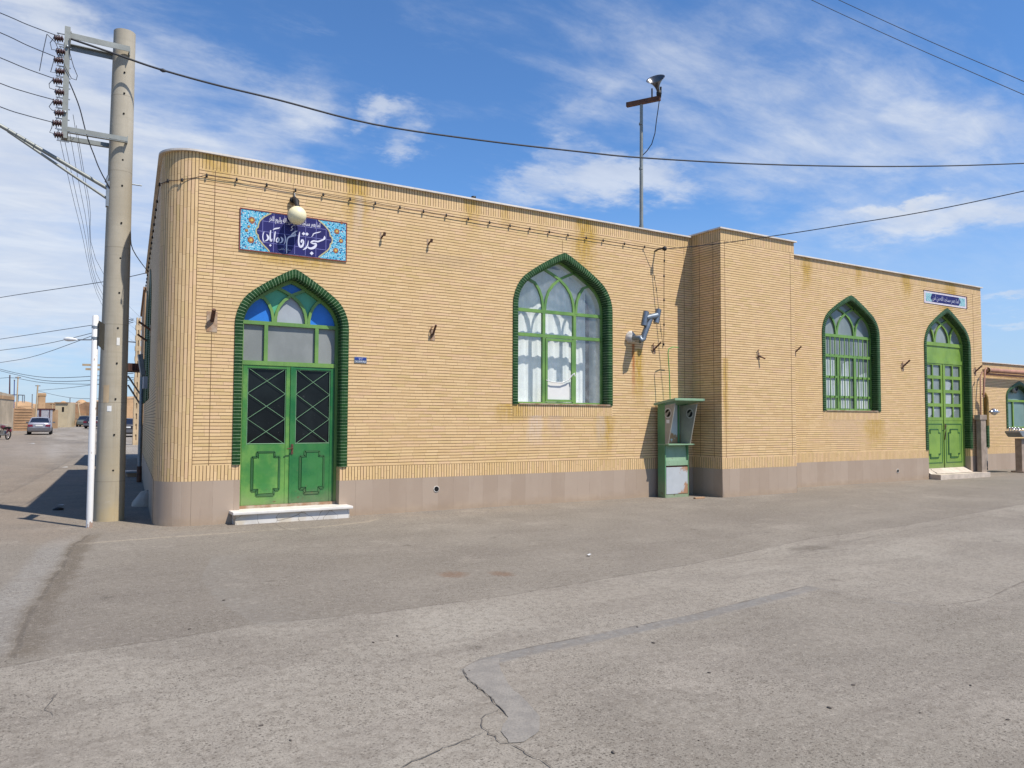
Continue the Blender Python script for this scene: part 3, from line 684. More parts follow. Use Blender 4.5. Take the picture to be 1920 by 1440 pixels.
DF = .20     # depth of the joinery behind the wall face
def handle(mb, fr, a, z, d):
    fbox(mb, fr, a-.02, a+.02, z-.09, z+.09, d-.012, d)
    mb.tube([fr.P(a, z+.02, d-.01), fr.P(a, z+.02, d-.06), fr.P(a-.10, z+.01, d-.06)], .011, 6)
def stepped(a0, a1, z0, z1, k):
    return [(a0+k, z0), (a1-k, z0), (a1-k, z0+k), (a1, z0+k), (a1, z1-k), (a1-k, z1-k), (a1-k, z1), (a0+k, z1), (a0+k, z1-k), (a0, z1-k), (a0, z0+k), (a0+k, z0+k)]
def raised(mb, gm, fr, a0, a1, z0, z1, k, d):
    poly = stepped(a0, a1, z0, z1, k); po = stepped(a0-.028, a1+.028, z0-.028, z1+.028, k)
    for p, q in zip(po, po[1:]+po[:1]): 
        fstrip(gm, fr, [p, q], .034, d-.014, d)
    mb.prism(poly, fr.P, d-.02, d)
def niche(fr, D, zb, parent, depth=1.4, side=.0):
    mb = MB(); o = inn(D, zb)
    c, hw = D['c'], D['hw']-TW-.01; zt = D['za']-TW*1.25
    for k in range(len(o)-1): mb.face([fr.P(*o[k], .26), fr.P(*o[k+1], .26), fr.P(*o[k+1], .68), fr.P(*o[k], .68)])
    mb.face([fr.P(c-hw-1.2, zb-.6, depth), fr.P(c+hw+1.2, zb-.6, depth), fr.P(c+hw+1.2, zt+.5, depth), fr.P(c-hw-1.2, zt+.5, depth)])
    for a in (c-hw-1.2, c+hw+1.2): mb.face([fr.P(a, zb-.6, .68), fr.P(a, zb-.6, depth), fr.P(a, zt+.5, depth), fr.P(a, zt+.5, .68)])
    for z in (zb-.6, zt+.5): mb.face([fr.P(c-hw-1.2, z, .68), fr.P(c+hw+1.2, z, .68), fr.P(c+hw+1.2, z, depth), fr.P(c-hw-1.2, z, depth)])
    mb.face([fr.P(c-hw, zb, .26), fr.P(c+hw, zb, .26), fr.P(c+hw, zb, .68), fr.P(c-hw, zb, .68)])
    return mb.build('interior_recess', M['white_in'], parent)
def curtain(fr, a0, a1, z0, z1, d, parent, amp=.035, wl=.16, seed=1, skew=0.):
    rnd = random.Random(seed); mb = MB(); n = int((a1-a0)/.018); m = 12
    ph = [rnd.uniform(0, 6.28) for _ in range(4)]
    rows = []
    for j in range(m+1):
        f = j/m; z = z0+(z1-z0)*f; row = []
        for k in range(n+1):
            a = a0+(a1-a0)*k/n
            dd = amp*(math.sin(a*6.28/wl+ph[0]+f*.8*math.sin(a*3))+.5*math.sin(a*6.28/(wl*1.7)+ph[1])+.3*math.sin(a*6.28/(wl*.45)+ph[2]+f*2))
            row.append(fr.P(a+skew*(1-f)*((a-a0)/(a1-a0)), z, d+dd*(1.1-.5*f)))
        rows.append(row)
    mb.grid(rows); return mb.build('curtain', M['curtain'], parent, weld=True)
def arch_pane(fr, D, zb, d, m, parent, name='pane', zb2=None):
    mb = MB(); mb.sheet(inn(D, zb, zb2), [], fr.P, d); return mb.build(name, m, parent)

# --- front door
def zat(u, v, d=DF): return at(u, v, 'y', d).z
c, hw = D1['c'], D1['hw']-TW
zf, zm, zfl = 3.435, 2.736, .255
fm = MB(); o = inn(D1, zfl); i = arch(c, hw-.05, zfl, D1['zs'], D1['za']-TW*1.25-.065)
ring(fm, F1, dense(o), dense(o) if 0 else dense(o), DF-.03, DF+.05) if 0 else None
for k in range(len(o)-1):
    fm.face([F1.P(*o[k], DF-.03), F1.P(*o[k+1], DF-.03), F1.P(*i[k+1], DF-.03), F1.P(*i[k], DF-.03)])
    fm.face([F1.P(*i[k], DF-.03), F1.P(*i[k+1], DF-.03), F1.P(*i[k+1], DF+.05), F1.P(*i[k], DF+.05)])
fbox(fm, F1, c-hw+.03, c+hw-.03, zf-.035, zf+.03, DF-.035, DF+.05)
fbox(fm, F1, c-hw+.03, c+hw-.03, zm-.045, zm+.03, DF-.035, DF+.05)
for a in (1.20, 2.105): fbox(fm, F1, a-.032, a+.032, zm+.031, zf-.036, DF-.034, DF+.05)
fan(F1, c, hw-.03, zf, D1['za']-TW*1.25, DF, .05, fm)
door1 = fm.build('entrance_door', M['green_lt'], mosque); door1['label'] = 'green double door with coloured glass fanlight'
def NP(c, hw, zs, za, pts): return [(c+s*hw, zs+t*(za-zs)) for s, t in pts]
arg = (c, hw-.01, zf, D1['za']-TW*1.25-.015)
mir = lambda q: [(-s, t) for s, t in q]
regs = [('p_blue', archpart(-1.01, -.70)+[C2[-1]]+C2[::-1], .024), ('p_blue', mir(archpart(-1.01, -.70)+[C2[-1]]+C2[::-1]), .024),
        ('p_teal', C2+[(-.71, .565), (-.617, .635), (-.49, .725), (-.345, .82)]+mir(C1)[::-1][1:3]+[(0, .66)]+C1[:5][::-1], .027),
        ('p_teal', mir(C2+[(-.71, .565), (-.617, .635), (-.49, .725), (-.345, .82)]+mir(C1)[::-1][1:3]+[(0, .66)]+C1[:5][::-1]), .027),
        ('p_grey', C1[:6]+mir(C1[:5])[::-1], .03), ('p_blue', [(0, .66), (-.17, .745), (-.345, .82), (-.3, .845), (-.14, .94), (0, 1.), (.14, .94), (.3, .845), (.345, .82), (.17, .745)], .033)]
for mk, pts, d in regs:
    mb = MB(); mb.sheet(NP(*arg, pts), [], F1.P, DF+d); mb.build('fanlight_pane', M[mk], door1)
for a0, a1 in ((c-hw+.03, 1.19), (1.21, 2.09), (2.12, c+hw-.03)):
    mb = MB(); mb.sheet([(a0, zm), (a1, zm), (a1, zf), (a0, zf)], [], F1.P, DF+.02); mb.build('transom_pane', M['p_frost'], door1)
xm = 1.655
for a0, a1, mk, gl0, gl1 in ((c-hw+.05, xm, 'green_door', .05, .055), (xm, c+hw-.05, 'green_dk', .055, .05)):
    lf = MB(); gv = MB(); zt = zm-.045; zg0, zg1 = 1.31, zt-.05; d = DF+.005
    fbox(lf, F1, a0+.006, a0+gl0+.03, zfl+.01, zt, d-.03, d+.03); fbox(lf, F1, a1-gl1-.03, a1-.006, zfl+.01, zt, d-.03, d+.03)
    fbox(lf, F1, a0+gl0+.03, a1-gl1-.03, zg1, zt, d-.028, d+.03)
    fbox(lf, F1, a0+gl0+.03, a1-gl1-.03, zfl+.01, zg0, d-.022, d+.03)
    pa0, pa1 = a0+.20, a1-.20
    raised(lf, gv, F1, pa0+.012, pa1-.012, .46, 1.15, .085, d-.022)
    leaf = lf.build('door_leaf', M[mk], door1, bevel=0)
    gv.build('panel_moulding', M['groove'], door1)
    gm = MB(); gm.sheet([(a0+gl0+.03, zg0), (a1-gl1-.03, zg0), (a1-gl1-.03, zg1), (a0+gl0+.03, zg1)], [], F1.P, d+.012); gm.build('door_glass', M['p_dark'], door1)
    lt = MB(); ga0, ga1 = a0+gl0+.04, a1-gl1-.04; H = (zg1-zg0)/3
    for k in range(3):
        z = zg0+k*H
        for p, q in (((ga0, z), (ga1, z+H)), ((ga1, z), (ga0, z+H))): lt.tube([F1.P(*p, d-.012), F1.P(*q, d-.012)], .005, 5)
    for p, q in (((ga0, zg0+.01), (ga1, zg0+.01)), ((ga0, zg1-.01), (ga1, zg1-.01)), ((ga0, zg0), (ga0, zg1)), ((ga1, zg0), (ga1, zg1))): lt.tube([F1.P(*p, d-.01), F1.P(*q, d-.01)], .008, 5)
    lt.build('lattice_grille', M['lattice'], door1)
hd = MB(); fbox(hd, F1, xm-.012, xm+.03, zfl+.02, zm-.05, DF-.042, DF-.024); hd.build('meeting_stile', M['green_dk'], door1)
hd = MB(); handle(hd, F1, xm+.03, 1.22, DF-.042); hd.build('handle', M['rust'], door1)
th = MB(); fbox(th, F1, xl, xr, .19, .262, DF-.05, DF+.2); th.build('threshold', M['rust_lt'], door1)
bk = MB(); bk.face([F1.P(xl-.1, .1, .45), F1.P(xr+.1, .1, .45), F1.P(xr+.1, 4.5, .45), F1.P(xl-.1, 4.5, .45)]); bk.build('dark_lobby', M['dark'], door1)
# doorstep
ds = MB(); M45 = None
ds.box((.60, -.32, .165), (2.66, DF-.05, .215)); stp = ds.build('doorstep', M['marble_top'], mosque, bevel=.012)
ds = MB(); ds.box((.65, -.26, -.03), (2.61, .0, .164)); ds.build('riser', M['marble'], stp)

# --- big window left of the pier
c, hw = W1['c'], W1['hw']-TW; zb = 2.085; zt = W1['za']-TW*1.25
zA, zB_ = 4.10, 3.575
fm = MB(); o = inn(W1, zb); i = arch(c, hw-.035, zb, W1['zs'], zt-.045)
for k in range(len(o)-1):
    fm.face([F1.P(*o[k], DF-.02), F1.P(*o[k+1], DF-.02), F1.P(*i[k+1], DF-.02), F1.P(*i[k], DF-.02)])
    fm.face([F1.P(*i[k], DF-.02), F1.P(*i[k+1], DF-.02), F1.P(*i[k+1], DF+.04), F1.P(*i[k], DF+.04)])
for z in (zA, zB_): fbox(fm, F1, c-hw+.02, c+hw-.02, z-.035, z+.035, DF-.025, DF+.04)
fbox(fm, F1, c-hw+.02, c+hw-.02, zb, zb+.06, DF-.025, DF+.04)
m1, m2 = 7.085, 7.905
for a in (m1, m2):
    fbox(fm, F1, a-.036, a+.036, zb+.06, zB_-.036, DF-.024, DF+.04); fbox(fm, F1, a-.036, a+.036, zB_+.036, zA-.036, DF-.024, DF+.04)
fbox(fm, F1, m1+.091, m2-.091, zB_-.10, zB_-.05, DF-.035, DF+.0); fbox(fm, F1, m1+.037, m1+.09, zb+.065, zB_-.05, DF-.038, DF); fbox(fm, F1, m2-.09, m2-.037, zb+.065, zB_-.05, DF-.038, DF); fbox(fm, F1, m1+.091, m2-.091, zb+.07, zb+.12, DF-.035, DF)
fan(F1, c, hw-.02, zA, zt, DF, .055, fm)
win1 = fm.build('window', M['green_lt'], mosque); win1['label'] = 'large arched window with white curtains'
arch_pane(F1, W1, zb, DF+.015, M['glass'], win1)
niche(F1, W1, zb, win1)
curtain(F1, c-hw+.03, 7.98, zb+.03, zt-.1, .50, win1, .009, .19, 3)
curtain(F1, 7.96, c+hw-.2, zb+.03, zt-.2, .56, win1, .010, .17, 5)
wp = MB(); fbox(wp, F1, 8.575, 8.665, zb, 4.75, .66, .72); wp.build('wooden_post', M['wood_post'], win1)
ss = MB(); fbox(ss, F1, c-hw+.01, c+hw+.06, zb-.0, zb+.025, -.03, DF-.02); ss.build('sill', M['rust_lt'], win1)
tp = MB(); tp.tube([F1.P(7.13, 2.62, .16), F1.P(7.3, 2.575, .158), F1.P(7.55, 2.575, .156), F1.P(7.72, 2.64, .15), F1.P(7.80, 2.74, .13), F1.P(7.84, 2.78, .1), F1.P(7.85, 2.72, .09)], [.008, .012, .013, .014, .018, .022, .012], 6)
tp.build('plastic_strip', M['white_paint'], win1)
pb = MB(); pb.sheet([(m1+.09, zb+.12), (m2-.09, zb+.12), (m2-.09, 2.60), (m2-.25, 2.56), (m1+.09, 2.575)], [], F1.P, DF+.01); pb.build('paper_sheet', simple('tracing_paper', (.66, .65, .62), .6, var=.06), win1)

# --- barred window right of the pier
c, hw = W2['c'], W2['hw']-TW; zb = 2.055; zt = W2['za']-TW*1.25
zA = at(1592, 640, 'y', DF).z; zA = 4.08; zB_ = 3.66
fm = MB(); o = inn(W2, zb); i = arch(c, hw-.045, zb, W2['zs'], zt-.05)
for k in range(len(o)-1):
    fm.face([F1.P(*o[k], DF-.02), F1.P(*o[k+1], DF-.02), F1.P(*i[k+1], DF-.02), F1.P(*i[k], DF-.02)])
    fm.face([F1.P(*i[k], DF-.02), F1.P(*i[k+1], DF-.02), F1.P(*i[k+1], DF+.04), F1.P(*i[k], DF+.04)])
zA, zB_ = 4.19, 3.62
for z in (zA, zB_): fbox(fm, F1, c-hw+.02, c+hw-.02, z-.04, z+.04, DF-.03, DF+.04)
for z in (3.02, 2.46): fbox(fm, F1, c-hw+.02, c+hw-.02, z-.03, z+.03, DF-.024, DF+.02)
fbox(fm, F1, c-hw+.02, c+hw-.02, zb, zb+.07, DF-.03, DF+.04)
m1, m2 = c-hw+.80, c+hw-.78
for a in (m1, m2): fbox(fm, F1, a-.04, a+.04, zb+.07, zB_-.04, DF-.029, DF+.04)
fan(F1, c, hw-.02, zA, zt, DF, .055, fm)
win2 = fm.build('window', M['green_lt'], mosque); win2['label'] = 'arched window with upright green security bars'
br = MB(); nb = 11
for k in range(1, nb):
    a = c-hw+2*hw*k/nb
    for z0, z1 in ((zb+.07, zB_-.04), (zB_+.04, zA-.04)): fbox(br, F1, a-.013, a+.013, z0, z1, DF-.05, DF-.031)
br.build('security_bar', M['green_lt'], win2)
arch_pane(F1, W2, zb, DF+.02, M['p_dim'], win2)
for k, (a0, a1, z1) in enumerate(((c-hw+.02, c-.35, 3.6), (c-.30, c+.22, 3.5), (c+.45, c+hw-.1, 3.2))):
    mb = MB(); n = 9
    mb.sheet([(a0, zb+.08), (a1, zb+.08), (a1-.1, z1), (a0+.16, z1-.1)], [], F1.P, DF+.016-.001*k); mb.build('curtain', pane('pale_curtain_behind_glass', (.32, .37, .36), .2, .4, .05, (.50, .54, .53)), win2)
ss = MB(); fbox(ss, F1, c-hw+.01, c+hw-.01, zb-.0, zb+.02, -.03, DF-.02); ss.build('sill', M['rust_lt'], win2)

# --- lime-green double door at the right end
c, hw = D2['c'], D2['hw']-TW; zfl = .30; zt = D2['za']-TW*1.25
zf, zp0 = 4.24, 3.80
fm = MB(); o = inn(D2, zfl); i = arch(c, hw-.06, zfl, D2['zs'], zt-.07)
for k in range(len(o)-1):
    fm.face([F1.P(*o[k], DF-.03), F1.P(*o[k+1], DF-.03), F1.P(*i[k+1], DF-.03), F1.P(*i[k], DF-.03)])
    fm.face([F1.P(*i[k], DF-.03), F1.P(*i[k+1], DF-.03), F1.P(*i[k+1], DF+.05), F1.P(*i[k], DF+.05)])
fbox(fm, F1, c-hw+.03, c+hw-.03, zf-.06, zf+.05, DF-.035, DF+.05)
fbox(fm, F1, c-hw+.03, c+hw-.03, 3.62, 3.74, DF-.035, DF+.05)
fbox(fm, F1, c-hw+.03, c+hw-.03, 3.74, zf-.06, DF-.005, DF+.05)
fan(F1, c, hw-.02, zf, zt, DF, .06, fm)
door2 = fm.build('entrance_door', M['green_lime'], mosque); door2['label'] = 'lime green double door with small square panes'
arch_pane(F1, D2, zf, DF+.03, M['p_dim'], door2, 'fanlight_pane')
xm = c+.01
for a0, a1 in ((c-hw+.06, xm), (xm, c+hw-.06)):
    lf = MB(); gv = MB(); d = DF+.005; w = a1-a0
    cols = [a0+.01, a0+.13, a0+w*.5-.03, a0+w*.5+.03, a1-.13, a1-.01]
    zz = [1.78, 1.90]
    for k in range(4):
        pass
    zs_ = [1.86+k*.44 for k in range(5)]
    for z in zs_: fbox(lf, F1, a0+.01, a1-.01, z-.05, z+.05, d-.025, d+.03)
    for x0, x1 in ((cols[0], cols[1]), (cols[2], cols[3]), (cols[4], cols[5])):
        for k in range(4): fbox(lf, F1, x0, x1, zs_[k]+.05, zs_[k+1]-.05, d-.024, d+.03)
    fbox(lf, F1, a0+.01, a1-.01, zfl+.01, 1.81, d-.02, d+.03)
    for x0, x1, z0, z1 in ((a0+.10, a1-.10, 1.68, 1.71), (a0+.10, a1-.10, .46, .49), (a0+.10, a0+.13, .49, 1.68), (a1-.13, a1-.10, .49, 1.68)): fbox(gv, F1, x0, x1, z0, z1, d-.026, d-.018)
    raised(lf, gv, F1, a0+.26, a1-.26, .66, 1.50, .11, d-.02)
    lf.build('door_leaf', M['green_lime'], door2); gv.build('panel_moulding', M['groove'], door2)
    gm = MB(); gm.sheet([(a0+.05, 1.86), (a1-.05, 1.86), (a1-.05, 3.6), (a0+.05, 3.6)], [], F1.P, d+.02); gm.build('door_glass', M['p_dim'], door2)
    for k, (z0, z1) in enumerate(((1.9, 2.25), (2.33, 2.72), (2.78, 3.1))):
        pm = MB(); q = random.Random(k+int(a0*10)); pm.sheet([(a0+.14, z0), (a0+.3+q.random()*.2, z0-.02), (a1-.3-q.random()*.3, z1-.1), (a0+.2, z1)], [], F1.P, d+.014); pm.build('paper_sheet', M['papr2'], door2)
hd = MB(); fbox(hd, F1, xm-.025, xm+.025, zfl+.03, 3.6, DF-.04, DF-.021); hd.build('meeting_stile', M['green_lime'], door2)
hd = MB(); handle(hd, F1, xm+.02, 1.62, DF-.04); hd.tube([F1.P(xm+.04, 1.5, DF-.06), F1.P(xm-.02, 1.2, DF-.05)], .012, 5); hd.build('handle', M['rust'], door2)
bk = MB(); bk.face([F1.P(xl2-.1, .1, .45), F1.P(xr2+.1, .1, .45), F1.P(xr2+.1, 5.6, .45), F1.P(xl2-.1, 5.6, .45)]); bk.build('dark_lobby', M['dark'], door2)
ds = MB(); 
ds.face([(xl2, .0-.06, .16), (xr2, -.06, .16), (xr2, DF-.02, .31), (xl2, DF-.02, .31)])
ds.box((xl2+.02, -.35, -.03), (24.15, -.005, .15)); st2 = ds.build('doorstep', simple('worn_pale_stone', (.55, .46, .37), .7, var=.25, scale=3., bump=.2), mosque)
ck = MB(); ck.tube([F1.P(21.62, .175, -.05), F1.P(21.58, .25, .1), F1.P(21.63, .29, .15)], .012, 5); ck.build('crack', M['dark'], st2)
# side windows (seen edge-on)
for W in (W3, W4):
    fm = MB(); cc, h_ = W['c'], W['hw']-TW
    for z in (3.6, 4.2): fbox(fm, FW, cc-h_, cc+h_, z-.03, z+.03, DF-.02, DF+.03)
    for a in (cc-.4, cc+.4): fbox(fm, FW, a-.03, a+.03, 2.2, 3.57, DF-.019, DF+.03)
    fan(FW, cc, h_, 4.25, 5.2, DF, .05, fm)
    w_ = fm.build('window', M['green_lt'], mosque); w_['label'] = 'arched window on the shaded side wall'
    arch_pane(FW, W, 2.2, DF+.02, M['p_dim'], w_)
# weep pipes low in the plinth
for u, v, gz_ in ((818, 917, 0), (1683, 883, 0)):
    q = at(u, v, 'y', 0); mb = MB(); mb.lathe([(.062, -.03), (.062, .0), (.05, 0.), (.05, -.10)], (q.x, -.012, q.z), (0, -1, 0), 14)
    mb.build('drain_outlet', M['plaster_blob'], mosque)
    mb = MB(); mb.lathe([(.0, .0), (.051, .0)], (q.x, -.011, q.z), (0, -1, 0), 14); mb.build('drain_hole', M['dark'], mosque)

# ------------------------------------------------------------------ lower building at the right
annex = thing('annex_building', 'lower cream brick annex beyond the right end of the mosque', 'building', (24.56, 1.6, 0))
F3.o = Vector((0, 1.6, 0)); x0, x1 = XE+.06, 36.
wc = at(1910, 715, 'y', 1.6); wl = at(1887, 790, 'y', 1.6); W5 = dict(c=wc.x+.05, hw=wc.x+.05-wl.x, zs=2.75, za=wc.z)
zb5 = at(1887, 803, 'y', 1.6).z
dj = at(1854.5, 820, 'y', 1.6).x; D5 = dict(c=dj-.95, hw=.95, zs=2.3, za=at(1846, 733, 'y', 1.6).z+.1)
w5o = arch(W5['c'], W5['hw'], zb5, W5['zs'], W5['za']); d5o = arch(D5['c'], D5['hw'], .84, D5['zs'], D5['za'])
wl_ = MB(); z_c = 3.98
wl_.sheet([(x0, .84)]+d5o+[(x1, .84), (x1, z_c-.26), (x0, z_c-.26)], [w5o], F3.P, uvf=lambda a, z: (a, z))
soldier(wl_, F3, x0, x1, z_c-.26, z_c)
soldier(wl_, F3, D5['c']+D5['hw']-TW, x1, .59, .84); soldier(wl_, F3, x0, D5['c']-D5['hw']+TW, .59, .84); soldier(wl_, F3, W5['c']-W5['hw'], W5['c']+W5['hw'], zb5-.25, zb5, d=-.004)
wl_.build('brick_wall', M['brick'], annex)
pq = MB(); 
for a, b in ((x0, D5['c']-D5['hw']+TW), (D5['c']+D5['hw']-TW, x1)): pq.face([F3.P(a, -.2, -.004), F3.P(b, -.2, -.004), F3.P(b, .59, -.004), F3.P(a, .59, -.004)], [(a, 0), (b, 0), (b, .6), (a, .6)])
pq.build('plinth', M['plinth'], annex)
cq = MB(); cq.box((x0, 1.545, z_c), (x1, 2.0, z_c+.03)); cq.build('coping', M['coping'], annex)
rq = MB(); rq.box((x0, 1.65, 3.5), (x1, 9, 3.6)); rq.build('flat_roof', M['conc_roof'], annex)
trim_mesh(F3, w5o, inn(W5, zb5), annex); trim_mesh(F3, d5o, inn(D5, .84), annex)
fm = MB(); c, hw = W5['c'], W5['hw']-TW; z_m = at(1910, 752, 'y', 1.8).z
fbox(fm, F3, c-hw, c+hw, z_m-.04, z_m+.04, DF-.03, DF+.03); fbox(fm, F3, c-hw, c+hw, zb5, zb5+.06, DF-.03, DF+.03); fbox(fm, F3, c-.19, c-.12, zb5+.06, z_m-.04, DF-.028, DF+.03); fbox(fm, F3, c-hw, c-hw+.05, zb5+.06, z_m-.04, DF-.028, DF+.03)
w_ = fm.build('window', M['green_lime'], annex); arch_pane(F3, W5, zb5, DF+.02, M['p_sea'], w_)
fn = MB(); fn.lathe([(.05, 0), (.2, .02), (.22, .1), (.12, .14)], F3.P(c-.1, W5['zs']+.35, DF), (0, -1, 0), 14); fn.build('extractor_fan', M['steel'], w_)
fm = MB(); c = D5['c']; fbox(fm, F3, c-.8, c+.8, .0, 2.3, DF, DF+.05); fm.build('door', M['green_lt'], annex)
rb = MB(); p0, p1 = at(1856, 694, 'y', 1.3), at(1925, 700, 'y', 1.3)
z_r = p0.z
rb.tube([(p0.x, 1.35, z_r), (36, 1.35, z_r)], .085, 10); rb.tube([(p0.x, 1.45, z_r-.14), (36, 1.45, z_r-.14)], .04, 8)
aw = thing('rolled_awning', 'copper-brown awning roll fixed along the annex wall below its brick band', 'awning', (p0.x, 1.35, z_r)); rb.build('cloth_roll', M['pink_pipe'], aw)
rb = MB(); rb.lathe([(.11, -.03), (.11, .03), (.0, .031)], (p0.x-.04, 1.35, z_r), (1, 0, 0), 12); rb.box((p0.x-.06, 1.32, z_r-.06), (p0.x-.0, 1.6, z_r+.04)); rb.build('end_bracket', M['rust_lt'], aw)

# ------------------------------------------------------------------ tile signs
def sign_pt(u, v, d=-.02): return at(u, v, 'y', d)
def px_poly(pts, d0, d1, mb):   # flat shape on the wall from surveyed points, with thickness
    q = [at(u, v, 'y', 0) for u, v in pts]; mb.prism([(p.x, p.z) for p in q], lambda a, b, d: Vector((a, d, b)), d0, d1)
sg = thing('tile_sign', 'wide navy and turquoise tiled name sign above the left door', 'sign', (1.62, 0, 5.0))
sx0, sx1, sz0, sz1 = .688, 2.562, 4.655, 5.35
mb = MB(); mb.box((sx0, -.012, sz0), (sx1, -.001, sz1)); mb.build('floral_tile', M['floral'], sg)
mb = MB(); w = .016
for a in ((sx0-w, sz0-w, sx1+w, sz0), (sx0-w, sz1, sx1+w, sz1+w), (sx0-w, sz0, sx0, sz1), (sx1, sz0, sx1+w, sz1)): mb.box((a[0], -.02, a[1]), (a[2], -.001, a[3]))
mb.build('rim', M['rim_red'], sg)
z1f = lambda q: [(475+x/14.4, 385+y/14.4) for x, y, *_ in q]; z2f = lambda q: [(545+x/14.4, 395+y/14.4) for x, y, *_ in q]
CL = [(480,218),(400,255),(300,310),(225,370),(170,430),(135,510),(122,600),(95,612),(72,650),(68,690),(74,750),(96,790),(122,800),(128,870),(155,935),(195,985),(250,1055),(310,1120),(370,1180),(430,1245)]
CRt = [(740,272),(800,310),(860,358),(920,415),(965,462),(1010,520),(1045,590),(1060,690),(1095,715),(1116,770),(1118,820),(1100,880),(1062,905),(1055,980),(1020,1045),(985,1080),(920,1130),(850,1180),(790,1225),(745,1268)]
clamp = lambda p: (min(max(p[0], sx0+.01), sx1-.01), min(max(p[1], sz0+.006), sz1-.006))
cart = [(q.x, q.z) for q in (at(u, v, 'y', 0) for u, v in z1f(CL))][::-1]+[(q.x, q.z) for q in (at(u, v, 'y', 0) for u, v in z2f(CRt))]
cart = [clamp(p) for p in cart]
pt_sign = lambda a, b, d: Vector((a, d, b))
cart[0] = (cart[0][0], sz0+.008); cart[19] = (cart[19][0], sz1-.008); cart[20] = (cart[20][0], sz1-.008); cart[-1] = (cart[-1][0], sz0+.008)
mb = MB(); mb.prism(cart, pt_sign, -.015, -.0125); mb.build('navy_cartouche', M['tile_navy'], sg)
class Flat:
    P = staticmethod(lambda a, z, d=0.: Vector((a, d, z)))
for cc_ in (cart[:20], cart[20:]):
    mb = MB(); fstrip(mb, Flat, cc_, .022, -.017, -.0135); mb.build('gold_outline', M['gold'], sg)
gr = MB()
def inside(x, z):
    r = False; n = len(cart)
    for k in range(n):
        (xa, za), (xb, zb_) = cart[k], cart[(k+1) % n]
        if (za > z) != (zb_ > z) and x < (xb-xa)*(z-za)/(zb_-za)+xa: r = not r
    return r
def gridline(p, q, n=40):
    for k in range(n):
        a = [p[j]+(q[j]-p[j])*k/n for j in (0, 1)]; b = [p[j]+(q[j]-p[j])*(k+1)/n for j in (0, 1)]
        if inside(*a) and inside(*b): fstrip(gr, Flat, [tuple(a), tuple(b)], .007, -.0162, -.015)
for u in (491.8, 512.5, 532.8, 552.4, 572.4, 592.2, 610.8):
    x = at(u, 445, 'y', 0).x; gridline((x, sz0), (x, sz1))
for v in (414.5, 434.0, 454.5): z = at(492, v, 'y', 0).z; gridline((sx0, z), (sx1, z))
gr.build('grout_line', M['grout'], sg)
STR1 = [[(285,715,10),(258,785,22),(248,860,26),(260,930,24),(288,1000,10)], [(352,785,12),(385,845,52),(396,895,44),(362,945,34),(305,970,10)],
 [(464,678,24),(452,760,32),(448,850,36),(450,930,38),(468,972,36),(490,945,28),(498,905,8)], [(588,712,24),(572,800,32),(562,900,28),(550,990,8)],
 [(522,668,10),(570,640,36),(630,628,34),(680,620,26),(708,598,8)], [(650,868,22),(682,910,40),(674,968,38),(640,998,30),(612,972,26),(620,920,28),(652,872,20)],
 [(732,858,10),(772,910,54),(778,960,42),(746,1005,28),(692,1022,10)], [(828,780,8),(860,870,24),(860,950,26),(840,1020,18),(812,1058,6)],
 [(1190,690,8),(1125,718,34),(1065,765,40),(1018,805,20)], [(1105,775,70),(1118,815,50),(1040,832,46),(965,855,38),(918,905,32),(897,985,30),(890,1100,30),(889,1220,26),(892,1300,22)],
 [(1078,552,8),(1036,580,22),(1022,606,16),(1056,636,20),(1048,656,14),(1012,668,14)], [(1058,660,10),(1002,692,20)],
 [(1247,718,10),(1232,800,32),(1220,900,38),(1216,1000,42),(1234,1085,54),(1272,1125,58),(1322,1088,54),(1346,1010,40),(1336,955,40),(1306,945,44),(1288,985,44),(1300,1015,30)]]
STR2 = [[(470,815,10),(456,900,28),(430,980,40),(382,1030,42),(322,1062,10)], [(908,690,14),(905,745,58),(880,780,40),(800,815,40),(730,838,42),(675,832,36),(615,822,38),(560,845,44),(535,880,30)],
 [(545,880,24),(610,895,40),(668,900,50),(668,950,60),(610,1005,66),(540,1025,56),(480,1010,40),(445,965,20)], [(810,570,8),(740,592,26),(660,610,26),(604,636,26),(592,668,22),(556,714,8)]]
DIA = [(452,1085,34,1), (340,628,48,2), (432,638,48,2), (560,1155,52,2)]
lt = MB()
for S, f0 in ((STR1, z1f), (STR2, z2f)):
    for s in S:
        q = [at(u, v, 'y', 0) for u, v in f0(s)]; q2 = []; w2 = []
        for k in range(len(q)-1):
            for j in range(4):
                f = j/4; a = q[max(k-1, 0)]; b = q[k]; c_ = q[k+1]; d_ = q[min(k+2, len(q)-1)]
                p = .5*((2*b)+(c_-a)*f+(2*a-5*b+4*c_-d_)*f*f+(3*b-a-3*c_+d_)*f**3)
                q2.append((p.x, p.z)); w2.append((s[k][2]*(1-f)+s[k+1][2]*f)/14.4/103.)
        q2.append((q[-1].x, q[-1].z)); w2.append(s[-1][2]/14.4/103.)
        fstrip(lt, Flat, q2, w2, -.0185, -.015)
for x, y, s, k in DIA:
    f0 = z1f if k == 1 else z2f
    px_poly(f0([(x-s, y), (x, y-s), (x+s, y), (x, y+s)]), -.0185, -.015, lt)
lt.build('lettering', M['tile_white'], sg)
